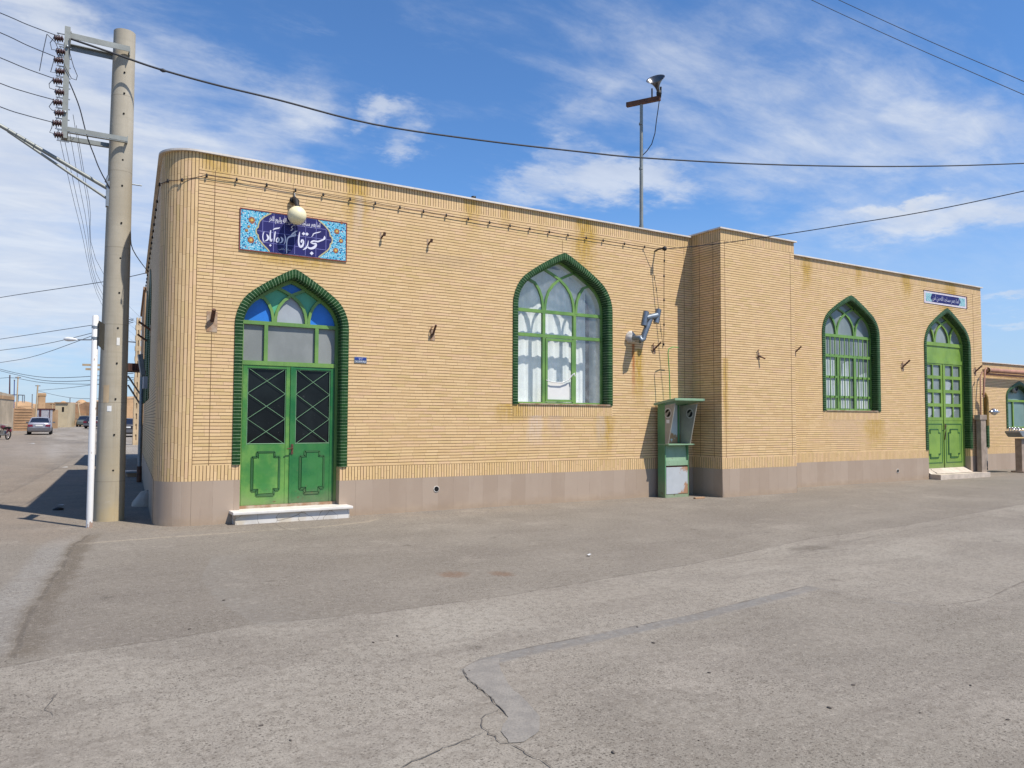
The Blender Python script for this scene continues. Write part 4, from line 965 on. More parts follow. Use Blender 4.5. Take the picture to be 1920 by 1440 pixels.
def arab(s):     # contextual forms, laid out right to left
    F = {'ا': ('\uFE8D','\uFE8E',0,0),'آ': ('\uFE81','\uFE82',0,0),'ب': ('\uFE8F','\uFE90','\uFE91','\uFE92'),'ج': ('\uFE9D','\uFE9E','\uFE9F','\uFEA0'),'خ': ('\uFEA5','\uFEA6','\uFEA7','\uFEA8'),
         'د': ('\uFEA9','\uFEAA',0,0),'ر': ('\uFEAD','\uFEAE',0,0),'س': ('\uFEB1','\uFEB2','\uFEB3','\uFEB4'),'ع': ('\uFEC9','\uFECA','\uFECB','\uFECC'),'ل': ('\uFEDD','\uFEDE','\uFEDF','\uFEE0'),
         'م': ('\uFEE1','\uFEE2','\uFEE3','\uFEE4'),'ن': ('\uFEE5','\uFEE6','\uFEE7','\uFEE8'),'ه': ('\uFEE9','\uFEEA','\uFEEB','\uFEEC'),'و': ('\uFEED','\uFEEE',0,0),'ی': ('\uFBFC','\uFBFD','\uFBFE','\uFBFF'),
         'ش': ('\uFEB5','\uFEB6','\uFEB7','\uFEB8'),'ق': ('\uFED5','\uFED6','\uFED7','\uFED8'),'ک': ('\uFB8E','\uFB8F','\uFB90','\uFB91'),'ت': ('\uFE95','\uFE96','\uFE97','\uFE98'),'پ': ('\uFB56','\uFB57','\uFB58','\uFB59')}
    o = ''
    for k, ch in enumerate(s):
        if ch not in F: o += ch; continue
        pv = k > 0 and s[k-1] in F and F[s[k-1]][2]; nx = k+1 < len(s) and s[k+1] in F and F[ch][2]
        o += F[ch][3] if pv and nx else F[ch][1] if pv else F[ch][2] if nx else F[ch][0]
    return o[::-1]
def text(s, x0, x1, zc, h, d, name, m, parent, bold=.0):
    cu = bpy.data.curves.new(name, 'FONT'); cu.body = s; cu.offset = bold
    ob = bpy.data.objects.new(name, cu); COL.objects.link(ob); dg = bpy.context.evaluated_depsgraph_get()
    me = bpy.data.meshes.new_from_object(ob.evaluated_get(dg)); bpy.data.objects.remove(ob)
    if not me.vertices: return None
    X = [v.co.x for v in me.vertices]; Y = [v.co.y for v in me.vertices]
    kx = (x1-x0)/(max(X)-min(X)); ky = h/(max(Y)-min(Y)); mb = MB()
    for p in me.polygons: mb.face([Vector((x0+(me.vertices[i].co.x-min(X))*kx, d, zc+(me.vertices[i].co.y-(max(Y)+min(Y))/2)*ky)) for i in p.vertices])
    return mb.build(name, m, parent)
text(arab('انما یعمر مساجد الله من آمن بالله والیوم الاخر'), 1.165, 2.075, 5.235, .15, -.0175, 'verse_lettering', M['tile_white'], sg, .012)
text(arab('ساخت کاشی'), 1.34, 1.545, 4.735, .045, -.0175, 'maker_lettering', M['tile_white'], sg)
for u, v, r in ((472,413,.062),(470,450,.062),(631,434,.055),(629,470,.055),(639,452,.045),(462,432,.03),(640,418,.03),(466,425,.025)):
    q = at(u, v, 'y', 0)
    if not (sx0 < q.x < sx1): continue
    ro = MB(); ry = MB()
    for k in range(7):
        a = k*2*math.pi/7; ro.prism([(q.x+math.cos(a)*r*.62+math.cos(b)*r*.34, q.z+math.sin(a)*r*.62+math.sin(b)*r*.34) for b in [j*math.pi/4 for j in range(8)]], pt_sign, -.0148-.0002*k, -.0125)
    ry.prism([(q.x+math.cos(b)*r*.42, q.z+math.sin(b)*r*.42) for b in [j*math.pi/5 for j in range(10)]], pt_sign, -.018, -.0125)
    rs_ = ro.build('rosette', M['orange'], sg); ry.build('rosette_heart', M['yellow'], rs_)

s2 = thing('tile_sign', 'narrow pale-bordered tile strip with a navy verse above the lime green door', 'sign', (22.38, 0, 5.67))
sx0, sx1, sz0, sz1 = 21.18, 23.59, 5.46, 5.84
mb = MB(); mb.box((sx0, -.014, sz0), (sx1, -.001, sz1)); mb.build('border_tile', M['border_pale'], s2)
mb = MB(); mb.box((sx0-.02, -.022, sz1), (sx1+.04, -.001, sz1+.02)); mb.box((sx1, -.022, sz0-.01), (sx1+.04, -.001, sz1)); mb.build('rim', M['maroon'], s2)
mb = MB(); mb.box((sx0+.08, -.017, sz0+.06), (sx1-.08, -.0142, sz1-.06)); mb.build('floral_tile', M['floral_pale'], s2)
zc = (sz0+sz1)/2
mb = MB(); mb.prism([(21.52, zc), (21.62, sz0+.06), (23.12, sz0+.06), (23.24, zc), (23.12, sz1-.06), (21.62, sz1-.06)], pt_sign, -.0195, -.0172); mb.build('navy_cartouche', M['tile_navy'], s2)
text(arab('انما یعمر مساجد الله من آمن'), 21.62, 23.14, zc, .21, -.0205, 'verse_lettering', M['tile_dim'], s2, .0)

nm = thing('number_plate', 'small blue house number plate on the bricks right of the left door', 'plate', (2.875, 0, 2.85))
mb = MB(); mb.box((2.755, -.012, 2.79), (2.995, -.001, 2.905)); mb.build('plate_body', M['steel'], nm, bevel=.003)
mb = MB(); mb.box((2.765, -.0145, 2.845), (2.985, -.0122, 2.898)); mb.build('blue_field', M['navy'], nm)
text('\u06F1\u06F8\u06F3', 2.84, 2.92, 2.872, .038, -.0155, 'numeral', M['tile_white'], nm, .01)
text(arab('شماره پلاک') if 0 else arab('پلاک'), 2.79, 2.97, 2.818, .03, -.0130, 'caption', M['tile_white'], nm, .01)

# ------------------------------------------------------------------ globe lamp
gl = thing('globe_lamp', 'cream globe lamp on a dark bracket in front of the large tile sign', 'lamp', (1.60, 0, 5.5))
G = at(557, 404, 'y', -.22); r = .162
mb = MB(); mb.lathe([(r*math.sin(math.pi*k/16), -r*math.cos(math.pi*k/16)) for k in range(17)], G, (0, 0, 1), 28); mb.build('globe', M['globe'], gl)
B = at(551, 379, 'y', -.05)
mb = MB(); mb.tube([(B.x, 0, B.z+.05), (B.x, -.06, B.z+.06), (B.x+.02, -.13, B.z+.0), (G.x, -.22, G.z+r*.9)], [.03, .045, .055, .035], 10)
mb.lathe([(.0, .05), (.035, .045), (.05, .01), (.045, -.015)], (G.x, G.y, G.z+r*.93), (0, 0, 1), 14); mb.lathe([(.045, 0), (.058, .03), (.045, .06), (.02, .065)], (B.x-.02, -.02, B.z+.03), (0, -1, 0), 12)
mb.build('bracket', M['black'], gl)
mb = MB(); mb.tube([(B.x+.02, -.06, B.z+.08), (B.x+.0, -.08, B.z+.16)], .008, 5); mb.build('cable_end', M['white_paint'], gl)

# ------------------------------------------------------------------ festoon of lamp holders
fs = thing('festoon_cable', 'sagging festoon cable of empty lamp holders strung along the top of the brick front', 'cable', (0, 0, 5.7))
PX = [(300+x/5.333, 270+y/5.333) for x, y in ((467,310),(767,352),(1067,405),(1355,457),(1632,502),(1902,548))]
PX += [(640+x/6, 330+y/6) for x, y in ((382,303),(659,350),(924,395),(1181,438),(1428,480),(1668,520),(1898,555))]
PX += [(940+x/5.333, 360+y/5.333) for x, y in ((285,366),(479,396),(666,428),(849,456),(1019,482),(1231,515),(1433,547))]
pts = [at(u, v, 'y', -.035) for u, v in PX]
a0 = pts[0]; pre = []
for k in (3.2, 2.0, 1.0):
    t = R(28*k); pre.append(Vector((-.535*math.sin(t), .5-.535*math.cos(t), 5.705)))
sidep = [FW.P(a, 5.70, -.035) for a in [11.6-.62*k for k in range(18)] if a > .6]
allp = sidep+pre+pts
line = []
for a, b in zip(allp, allp[1:]):
    for k in range(4):
        f = k/4; q = a.lerp(b, f); q.z -= .008*math.sin(math.pi*f); line.append(q)
end = at(1246, 466, 'y', -.28); line += [allp[-1], allp[-1].lerp(end, .5)-Vector((0, 0, .02)), end]
mb = MB(); mb.tube(line, .006, 5); mb.build('cable', M['wire_br'], fs)
vert = [at(u, v, 'y', -.27+.05*k) for k, (u, v) in enumerate(((1246,467),(1245.5,488),(1245,517),(1245,562),(1245,608),(1244.5,645)))]
mb = MB(); mb.tube(vert, .007, 5); mb.build('cable', M['wire_br'], fs)
sk = None
for q in allp+vert:
    if sk is None:
        mb = MB(); mb.lathe([(.0, .026), (.012, .024), (.016, .006), (.019, -.016), (.016, -.037), (.0, -.038)], q, (0, 0, 1), 8)
        sk = mb.build('lamp_holder', M['black'], fs); base = q.copy()
    else:
        c_ = sk.copy(); COL.objects.link(c_); c_.parent = fs; c_.location = q-base
hk = thing('cable_hook', 'small dark cable hook standing out from the bricks beside the projecting pier', 'hook', (end.x, 0, end.z))
mb = MB(); mb.tube([(end.x-.05, 0, end.z-.02), (end.x-.02, -.12, end.z+.02), (end.x, -.3, end.z)], .02, 6); mb.lathe([(.02, -.05), (.05, -.03), (.05, .03), (.02, .05)], end, (0, 0, 1), 8); mb.build('hook_arm', M['black'], hk)

# ------------------------------------------------------------------ flag brackets
def bracket(q, up, label, tilt=0., big=1., plate=False, rot=None, grp='rusty flag brackets on the brick walls'):
    b = thing('flag_bracket', label, 'bracket', q, grp)
    P0 = Vector(q); mb = MB(); L = .19*big
    tip = P0+Vector((tilt, -L*.72, L*(.85 if up > 0 else -.45)))
    mb.tube([P0+Vector((0, -.01, 0)), tip], .020*big if not plate else .034, 8); mb.build('tube', M['rust'], b)
    mb = MB(); w = .045*big if not plate else .085; h = .11*big if not plate else .2
    mb.box((q[0]-w, q[1]-.008, q[2]-h*.9), (q[0]+w, q[1], q[2]+h*.8)); mb.build('wall_plate', M['rust_lt'], b)
    if not plate:
        mb = MB(); mb.tube([P0+Vector((-.03, -.01, -.06)), P0+Vector((-.06, -.05, .06)), P0+Vector((-.05, -.04, .14)), P0+Vector((.0, -.02, .15))], .010, 5); mb.build('hook', M['rust'], b)
    if rot is not None: b.rotation_euler = (0, 0, rot)
    return b
def wq(u, v, k=0.): q = at(u, v, 'y', k); return (q.x, k, q.z)
bracket(wq(397.5, 602), 1, 'rusty tube bracket on a pale square plate between the rounded corner and the left door', plate=True, big=1.1)
bracket(wq(811, 628), 1, 'rusty tube bracket alone on the bricks between the left door and the large window', big=1.1)
bracket(wq(1226, 655), 1, 'thin rusty bracket on the bricks above the green telephone booth', .1, 1.0)
bracket(wq(1422, 667, -DP), -1, 'rusty bracket drooping from the front of the projecting pier', .1, .9)
bracket(wq(1490, 661), 1, 'dark rod bracket just past the right edge of the projecting pier', .1, 1.0)
bracket(wq(1692, 688), 1, 'rusty bracket between the barred window and the lime green door', .12, 1.25)
bracket(wq(1828, 697), 1, 'rusty bracket at the far right edge of the mosque front', .12, 1.25)
for u, v, lb in ((715, 446, 'small broken hook stub on the bricks right of the large tile sign'), (803, 458, 'small rusty peg sticking out of the bricks halfway between sign and large window')):
    q = at(u, v, 'y', 0); b = thing('wall_peg', lb, 'hook', q, 'small rusty pegs high on the brick front')
    mb = MB(); mb.tube([q, q+Vector((.02, -.09, .06))], .017, 6); mb.tube([q+Vector((.02, -.085, .02)), q+Vector((.03, -.1, .09))], .026, 6); mb.build('peg', M['rust'], b)
    mb = MB(); mb.box((q.x-.03, -.006, q.z-.02), (q.x+.0, 0, q.z+.1)); mb.build('wall_plate', M['rust_lt'], b)
for a, z, lb in ((5.0, 3.75, 'rusty tube bracket nearer the corner on the shaded side wall'), (7.6, 3.72, 'rusty tube bracket farther along the shaded side wall')):
    q = FW.P(a, z); bb = thing('flag_bracket', lb, 'bracket', q, 'rusty flag brackets on the brick walls')
    mb = MB(); mb.tube([q, q+Vector((-.25, .02, .18))], .025, 7); mb.build('tube', M['rust'], bb)
    mb = MB(); mb.box((q.x-.01, q.y-.05, q.z-.12), (q.x+.0, q.y+.05, q.z+.12)); mb.build('wall_plate', M['rust_lt'], bb)

# ------------------------------------------------------------------ heater flue
fl = thing('heater_flue', 'grey zinc heater flue with an H-shaped cap beside the large window', 'flue', wq(1181, 632))
q = Vector(wq(1181, 632)); dd = -.36
mb = MB(); rnd = random.Random(4)
mb.lathe([(.0, .12), (.07, .11), (.12, .06), (.14, 0), (.12, -.08), (.09, -.14)], q+Vector((.0, -.02, .0)), (0.1, -1, .1), 14)
mb.v = [tuple(Vector(v)+Vector((rnd.uniform(-.015, .015), rnd.uniform(-.01, .01), rnd.uniform(-.015, .015)))) for v in mb.v]
mb.build('plaster_collar', M['plaster_blob'], fl)
e0 = Vector((q.x, dd, q.z-.0)); 
el = at(1204, 637, 'y', dd); tp_ = at(1219, 598, 'y', dd)
mb = MB(); mb.tube([(q.x, -.05, q.z-.02), (q.x+.02, dd, q.z-.05), (el.x-.05, dd, el.z-.03), (el.x+.03, dd, el.z+.02), (el.x+.06, dd, el.z+.12), (tp_.x, dd, tp_.z)], [.06, .06, .062, .066, .068, .066], 12); mb.build('pipe', M['flue'], fl)
mb = MB()
ta, tb = at(1213, 597, 'y', dd), at(1230, 596, 'y', dd)
mb.tube([ta+Vector((-.04, 0, 0)), tb+Vector((.02, 0, .05))], .075, 12)
for c_ in (ta+Vector((-.07, 0, .0)), tb+Vector((.03, 0, .05))): mb.tube([c_+Vector((-.03, 0, -.17)), c_+Vector((.05, 0, .15))], .068, 12)
mb.build('h_cap', M['flue'], fl)

# ------------------------------------------------------------------ telephone booth
bt = thing('telephone_booth', 'rusty green telephone booth shell standing in the corner beside the pier', 'booth', (10.43, -.25, 0))
bx0, bx1, bf, bb = 10.06, 10.80, -.36, -.12
mb = MB(); mb.box((bx0, bf, 0), (bx0+.03, bb, 2.16)); mb.build('side_panel', M['booth_green'], bt, bevel=.004)
mb = MB(); mb.box((bx1-.03, bf, 0), (bx1, bb, 2.16)); mb.build('side_panel', M['booth_green'], bt, bevel=.004)
mb = MB(); mb.box((bx0+.03, bb, 0), (bx1-.03, bb+.02, 2.16)); mb.box((bx0+.1, bb-.02, 1.24), (bx0+.60, bb-.001, 2.12)); mb.build('back_panel', M['rustback'], bt)
mb = MB(); mb.box((bx0+.605, bb-.03, 1.24), (bx0+.66, bb-.001, 2.12)); mb.build('inner_post', M['booth_green'], bt)
mb = MB(); mb.prism([(-.05, 2.11), (-.76, 2.215), (-.76, 2.268), (-.05, 2.165)], lambda a, b, d: Vector((d, a, b)), 10.0, 10.93); mb.build('canopy', M['booth_lt'], bt, bevel=.006)
for x in (bx0+.005, bx1-.052):
    yb_ = bf if x < 10.3 else bb-.03
    mb = MB(); mb.prism([(yb_, 1.23), (bf-.10, 1.23), (bf-.33, 2.15), (yb_, 2.11)], lambda a, b, d: Vector((d, a, b)), x, x+.02); wg = mb.build('wing_panel', M['acrylic'], bt)
    cy, cz = bf-.10, 1.93
    mb = MB()
    for s_ in (-1, 1):
        for t in ((0., 2.2), (2.6, 5.2)):
            mb.prism([(cy+math.cos(t[0]+(t[1]-t[0])*k/8)*(.085 if s_ > 0 else .05)*1.0, cz+math.sin(t[0]+(t[1]-t[0])*k/8)*.085) for k in range(9)], lambda a, b, d: Vector((d, a, b)), x-.003, x+.023)
    mb.build('round_emblem', M['black'], wg)
    mb = MB()
    for k in range(24):
        t, t2 = k*math.pi/12, (k+1)*math.pi/12
        mb.face([Vector((x-.0035, cy+math.cos(a)*r_, cz+math.sin(a)*r_)) for a, r_ in ((t, .1), (t2, .1), (t2, .115), (t, .115))]); mb.face([Vector((x+.0235, cy+math.cos(a)*r_, cz+math.sin(a)*r_)) for a, r_ in ((t, .1), (t2, .1), (t2, .115), (t, .115))])
    mb.build('emblem_ring', M['white_paint'], wg)
mb = MB(); mb.box((bx0-.005, bf-.13, 1.20), (bx1+.06, bb, 1.225)); mb.build('shelf', M['booth_lt'], bt, bevel=.003)
mb = MB(); mb.face([(bx0+.03, bf+.02, .74), (bx1-.03, bf+.02, .74), (bx1-.03, bf+.06, 1.2), (bx0+.03, bf+.06, 1.2)]); mb.box((bx0+.03, bf-.005, .73), (bx1-.03, bf+.02, .84)); mb.build('recess_panel', M['booth_lt'], bt)
mb = MB(); mb.box((bx0+.035, bf-.006, .08), (bx1-.04, bf+.02, .69)); mb.build('access_door', M['rustpanel'], bt, bevel=.004)
mb = MB(); mb.box((bx0+.03, bf+.02, .0), (bx1-.03, bb, .73)); mb.build('lower_box', M['rust'], bt)
mb = MB(); mb.box((bx0+.03, bf-.002, .0), (bx1-.03, bf+.015, .07)); mb.build('kick_plate', M['booth_lt'], bt)
rd = [at(u, v, 'y', -.3) for u, v in ((1256.5, 752), (1255, 700), (1252.5, 662), (1254, 654), (1262, 650.5), (1272, 651.5))]
mb = MB(); mb.tube(rd, .011, 6); mb.build('bent_rod', simple('bright_green_rod', (.05, .30, .06), .5), bt)
lm = MB(); lm.box((bx0+.0, bf-.15, 1.70), (bx0+.003, bf-.05, 1.78)); lm.build('paper_label', M['paper'], bt)

# ------------------------------------------------------------------ loudspeaker mast
mx, my = at(1202, 330, 'y', 1.0).x, 1.0
ms = thing('loudspeaker_mast', 'thin grey steel mast with a rusty crossbar on the mosque roof', 'mast', (mx, my, 5.85))
zt_ = vz(Vector((mx, my, 8)), 194)
mb = MB(); mb.tube([(mx, my, 5.85), (mx+.01, my, 8.2), (mx+.02, my, zt_)], [.05, .045, .04], 10); mb.lathe([(.06, 0), (.06, .08)], (mx, my, 6.55), (0, 0, 1), 10); mb.lathe([(.052, 0), (.052, .05)], (mx, my, 8.05), (0, 0, 1), 10); mb.lathe([(.05, 0), (.05, .05)], (mx, my, zt_-.55), (0, 0, 1), 10); mb.build('pole', M['steel_pole'], ms)
A_ = Vector((mx, my, 0)); B_ = A_+Vector((-.485, .875, 0))
l_ = vpl(1175, 197, A_, B_); r_ = vpl(1238, 184, A_, B_)
dx = (r_-l_).normalized(); pz = dx.orthogonal().normalized(); 
mb = MB(); side_ = Vector((-dx.y, dx.x, 0)).normalized()*.045; upv = Vector((0, 0, .055))
c8 = [l_-side_-upv, l_+side_-upv, l_+side_+upv, l_-side_+upv]; c9 = [p+(r_-l_) for p in c8]
mb.face(c8); mb.face(c9[::-1])
for k in range(4): mb.face([c8[k], c8[(k+1) % 4], c9[(k+1) % 4], c9[k]])
mb.build('crossbar', M['rust'], ms)
hn = thing('horn_loudspeaker', 'grey horn loudspeaker tilted upward at the end of the rusty crossbar', 'loudspeaker', r_)
tipH = vpl(1234.5, 174, A_, B_); axH = (CU*.86-CR*.36-CF*.70).normalized(); S_ = (r_-CAM).dot(CF)/FPX
prof = [(.0, -5), (3.2, -4.5), (3.6, 0), (3.6, 2), (2.6, 3), (3.0, 7), (4.5, 12), (7.5, 17.5), (11.5, 22.5), (15.5, 26), (17.3, 27.3), (17.6, 27.2), (15.3, 25.2), (11., 21.5), (7., 16.5), (4., 11), (2.4, 6)]
mb = MB(); mb.lathe([(a*S_, h*S_) for a, h in prof], tipH, axH, 26); mb.build('horn', simple('grey_horn_metal', (.13, .13, .135), .3, .75, .2, 3.), hn)
mb = MB(); mb.lathe([(.0, 14*S_), (2.2*S_, 13*S_), (2.6*S_, 10*S_), (1.*S_, 6*S_)], tipH, axH, 12); mb.build('centre_cone', M['black'], hn)
mb = MB(); p_ = vpl(1222.5, 166, A_, B_); p2 = vpl(1222.5, 186, A_, B_); mb.tube([p_, p2], .02, 6); p3 = vpl(1239, 163, A_, B_); mb.tube([p3, r_+Vector((0, 0, .02))], .025, 6); mb.lathe([(.0, -.07), (.06, -.06), (.07, 0), (.04, .06)], r_+Vector((-.04, 0, .12)), (.2, 0, 1), 10); mb.build('bracket', M['black'], hn)
cb = [vpl(u, v, A_, B_) for u, v in ((1236, 190), (1234, 205), (1231, 225), (1228, 250), (1222, 270), (1213, 283), (1205, 291))]
mb = MB(); mb.tube(cb, .012, 5); mb.build('signal_cable', M['wire'], hn)

# ------------------------------------------------------------------ concrete utility pole
pb_ = Vector((-1.075, 1.47, 0)); zp = 8.62
up_ = thing('utility_pole', 'thick round concrete utility pole standing at the rounded corner of the mosque', 'pole', pb_)
mb = MB(); n = 16
mb.tube([pb_+Vector((.035*k/n, .06*k/n, -.1+(zp+.1)*k/n)) for k in range(n+1)], [.238+(.176-.238)*k/n for k in range(n+1)], 28); mb.build('shaft', M['concrete'], up_)
hl = MB()
for u, v in ((233.5,136),(233,175),(232,213),(230,300),(229,348),(227.5,418),(225.5,484),(223.5,549),(221,615),(219,681),(216.5,748),(214,815),(212,882)):
    d_ = ray(u, v); z_ = 0
    A2 = CAM; dx2 = Vector((d_.x, d_.y)); 
    best = None
    for k in range(400):
        t = 12.+k*.01; q = A2+d_*t; f = q.z/zp; cx_, cy_ = pb_.x+.035*f, pb_.y+.06*f; rr_ = .238+(.176-.238)*f
        if (q.x-cx_)**2+(q.y-cy_)**2 < rr_*rr_: best = (q, Vector((q.x-cx_, q.y-cy_, 0)).normalized()); break
    if best: hl.lathe([(.0, .004), (.016, .004), (.016, -.03)], best[0]+best[1]*.008, best[1], 10)
hl.build('bolt_hole', M['dark'], up_)
for u, v, w_, h_, mk in ((205, 766, .07, .05, 'paper'), (199, 738, .10, .16, 'h_conc'), (222, 640, .05, .07, 'paper')):
    q = at(u, v, 'y', pb_.y-.22); f = q.z/zp; cx_, cy_ = pb_.x+.035*f, pb_.y+.06*f; r_ = .238+(.176-.238)*f+.0025; a0 = math.atan2(-1, (q.x-cx_)/r_) if abs(q.x-cx_) < r_ else -1.57
    a0 = -math.acos(max(-1, min(1, (q.x-cx_)/r_))); mb = MB()
    for k in range(4):
        t0, t1 = a0+(k-2)*w_/r_/4, a0+(k-1)*w_/r_/4
        mb.face([Vector((cx_+math.cos(t)*r_, cy_+math.sin(t)*r_, z)) for t, z in ((t0, q.z-h_), (t1, q.z-h_*.9), (t1, q.z+h_), (t0, q.z+h_*.85))])
    mb.build('poster_scrap', M[mk], up_)
# steel rack
rk = MB(); yA, yB = pb_.y-.24, pb_.y+.26
p = lambda u, v, y: at(u, v, 'y', y)
def bar(mb, a, b, w, h, up=Vector((0, 0, 1))):
    a, b = Vector(a), Vector(b); t = (b-a).normalized(); s_ = t.cross(up).normalized()*w/2; u_ = s_.cross(t).normalized()*h/2
    c0 = [a-s_-u_, a+s_-u_, a+s_+u_, a-s_+u_]; c1 = [q+(b-a) for q in c0]
    mb.face(c0); mb.face(c1[::-1])
    for k in range(4): mb.face([c0[k], c0[(k+1) % 4], c1[(k+1) % 4], c1[k]])
V0, V1 = p(124.5, 66, yA), p(122, 264, yA); xv = (V0.x+V1.x)/2
zt1, zt2 = p(180, 76, yA).z, p(180, 251, yA).z
for y in (yA, yB):
    bar(rk, (xv-.04, y, zt1-.02), (pb_.x+.1, y, zt1-.02), .012, .085); bar(rk, (xv-.04, y+(.03 if y == yA else -.03), zt1+.03), (pb_.x+.1, y+(.03 if y == yA else -.03), zt1+.03), .06, .012)
    bar(rk, (xv-.04, y, zt2), (pb_.x+.1, y, zt2), .012, .075); bar(rk, (xv-.04, y+(.03 if y == yA else -.03), zt2-.05), (pb_.x+.1, y+(.03 if y == yA else -.03), zt2-.05), .06, .012)
bar(rk, (xv-.035, yA-.02, zt2-.18), (xv-.035, yA-.02, zt1+.10), .012, .10, Vector((0, 1, 0))); bar(rk, (xv+.0, yA-.065, zt2-.18), (xv+.0, yA-.065, zt1+.10), .085, .012, Vector((0, 1, 0)))
for z in (zt1-.06, zt2): bar(rk, (pb_.x+.1, yA+.0, z), (pb_.x+.1, yB, z), .012, .12)
bar(rk, (xv+.03, yA, zt1+.02), (xv+.03, yB, zt1+.02), .06, .08); bar(rk, (xv+.03, yA, zt2-.02), (xv+.03, yB, zt2-.02), .06, .08)
rk.build('steel_rack', M['steel_pole'], up_)
bl = MB()
for z in (zt1-.25, zt2+.25): bl.lathe([(.02, 0), (.025, .03), (.0, .031)], (xv, yA-.072, z), (0, -1, 0), 6)
bl.build('bolt', M['steel'], up_)
# porcelain shackle insulators
INS = [(109,72),(113,97),(109,113),(112,134),(107,152),(111,173),(107,192),(110,212),(106,231),(109,253)]
proto = None
for u, v in INS:
    q = p(u, v, yA-.05)
    if proto is None:
        mb = MB(); pr_ = []
        for k in range(4): pr_ += [(.03, .012+k*.035-.07), (.053, .016+k*.035-.07), (.053, .032+k*.035-.07), (.03, .036+k*.035-.07)]
        mb.lathe([(.0, -.075)]+pr_+[(.0, .085)], q, (1, 0, .12), 12); proto = mb.build('insulator', M['ceramic'], up_)
        mb = MB(); mb.box((q.x-.02, q.y-.012, q.z+.085), (q.x+.16, q.y+.012, q.z+.097)); mb.box((q.x-.02, q.y-.012, q.z-.097), (q.x+.16, q.y+.012, q.z-.085)); mb.tube([q+Vector((0, 0, -.09)), q+Vector((0, 0, .09))], .008, 5); mb.build('shackle_strap', M['steel'], proto); q0 = q.copy()
    else:
        c_ = proto.copy(); COL.objects.link(c_); c_.parent = up_; c_.location = q-q0
        s_ = proto.children[0].copy(); COL.objects.link(s_); s_.parent = c_
# street-lamp arm going out of the picture at the left
yL = pb_.y
a_, b_ = at(201, 353, 'y', yL), at(0, 235, 'y', yL); d_ = b_-a_
mb = MB(); mb.tube([a_+Vector((.06, 0, -.03)), a_+d_*.5, b_, b_+d_*.45], .032, 10); a2, b2 = at(200, 372, 'y', yL), at(15, 246, 'y', yL); mb.tube([a2, b2], .022, 8); mb.build('lamp_arm', M['steel_pole'], up_)
mb = MB(); e_ = b_+d_*.45; mb.lathe([(.0, -.05), (.09, 0), (.14, .2), (.12, .5), (.03, .6)], e_, d_.normalized(), 12); mb.build('lamp_head', M['steel'], up_)
mb = MB(); zz = at(201, 362, 'y', yL).z; mb.box((a_.x-.015, yL-.06, zz-.24), (a_.x+.04, yL+.06, zz+.2)); mb.tube([a_+Vector((-.02, 0, .1)), a_+Vector((.02, 0, .22))], .03, 6); mb.build('arm_plate', M['steel'], up_)
mb = MB(); q = at(252, 346, 'y', pb_.y+.1); mb.tube([(pb_.x, pb_.y+.1, q.z), (q.x+.12, q.y, q.z)], .012, 6); mb.build('bolt_end', M['steel'], up_)

# ------------------------------------------------------------------ white sign post
wp_ = Vector((-1.42, .60, 0)); tp = vz(wp_, 591)
wpst = thing('sign_post', 'slim white metal post with a small dark sign plate seen from behind', 'post', wp_)
mb = MB(); mb.tube([wp_+Vector((0, 0, -.05)), wp_+Vector((.0, .0, tp-.02)), wp_+Vector((0, 0, tp))], [.05, .047, .03], 16); mb.build('post', M['post'], wpst)
mb = MB(); z0, z1 = vz(wp_, 648), vz(wp_, 602); sgd = Vector((.19, 1, 0)).normalized()
pd = wp_+Vector((.055, 0, 0)); nrm = Vector((sgd.y, -sgd.x, 0))
mb.prism([(-.05, z0), (.42, z0-.02), (.42, z1+.02), (-.05, z1)], lambda a, z, d: pd+sgd*a*1.4+nrm*d+Vector((0, 0, z)), 0, .012); mb.build('sign_plate', simple('weathered_plate_back', (.06, .062, .058), .55, .4, .3), wpst)
mb = MB()
for z in (z0+.12, z1-.1): mb.lathe([(.055, -.02), (.055, .02)], wp_+Vector((0, 0, z)), (0, 0, 1), 12); mb.tube([wp_+Vector((0, .05, z)), pd+sgd*.3+Vector((0, 0, z))], .01, 5)
mb.build('clamp', M['steel'], wpst)

# ------------------------------------------------------------------ overhead wires
def wire(name, label, pts, r=.012, grp=None, m='wire', ext=None):
    sm = [Vector(q) for q in pts]; out = []
    for k in range(len(sm)-1):
        for j in range(5):
            f = j/5; a = sm[max(k-1, 0)]; b = sm[k]; c_ = sm[k+1]; d_ = sm[min(k+2, len(sm)-1)]
            out.append(.5*((2*b)+(c_-a)*f+(2*a-5*b+4*c_-d_)*f*f+(3*b-a-3*c_+d_)*f**3))
    out.append(sm[-1])
    if ext is not None: out.append(sm[-1]+(sm[-1]-sm[-2]).normalized()*ext)
    mb = MB(); mb.tube(out, r, 5); return tag(mb.build(name, M[m]), label, 'wire', grp)
A = at(133, 73, 'y', yA); B = dep(2150, 300, 27)
wire('overhead_wire', 'heavy black cable sagging from the steel rack across the whole mosque roof', [A]+[vpl(u, v, A, B) for u, v in ((215, 101), (293, 128), (400, 158), (520, 187), (700, 233), (900, 263), (1100, 286), (1205, 296), (1400, 307), (1600, 312), (1780, 311), (1930, 306))], .019, ext=30)
q = vpl(300, 130.5, A, B); q2 = vpl(311, 133.5, A, B); mb = MB(); mb.tube([q, q.lerp(q2, .5), q2], [.02, .036, .02], 7); tag(mb.build('cable_joint', M['wire']), 'thick black joint on the heavy cable near the concrete pole', 'cable joint')
A = at(1246, 467, 'y', -.28); B = dep(2000, 338, 15)
wire('overhead_wire', 'thin cable rising from the small hook across the pier to the right', [A]+[vpl(u, v, A, B) for u, v in ((1300, 462), (1380, 452.5), (1490, 436.5), (1600, 419), (1700, 403), (1800, 384), (1930, 356))], .010, ext=14)
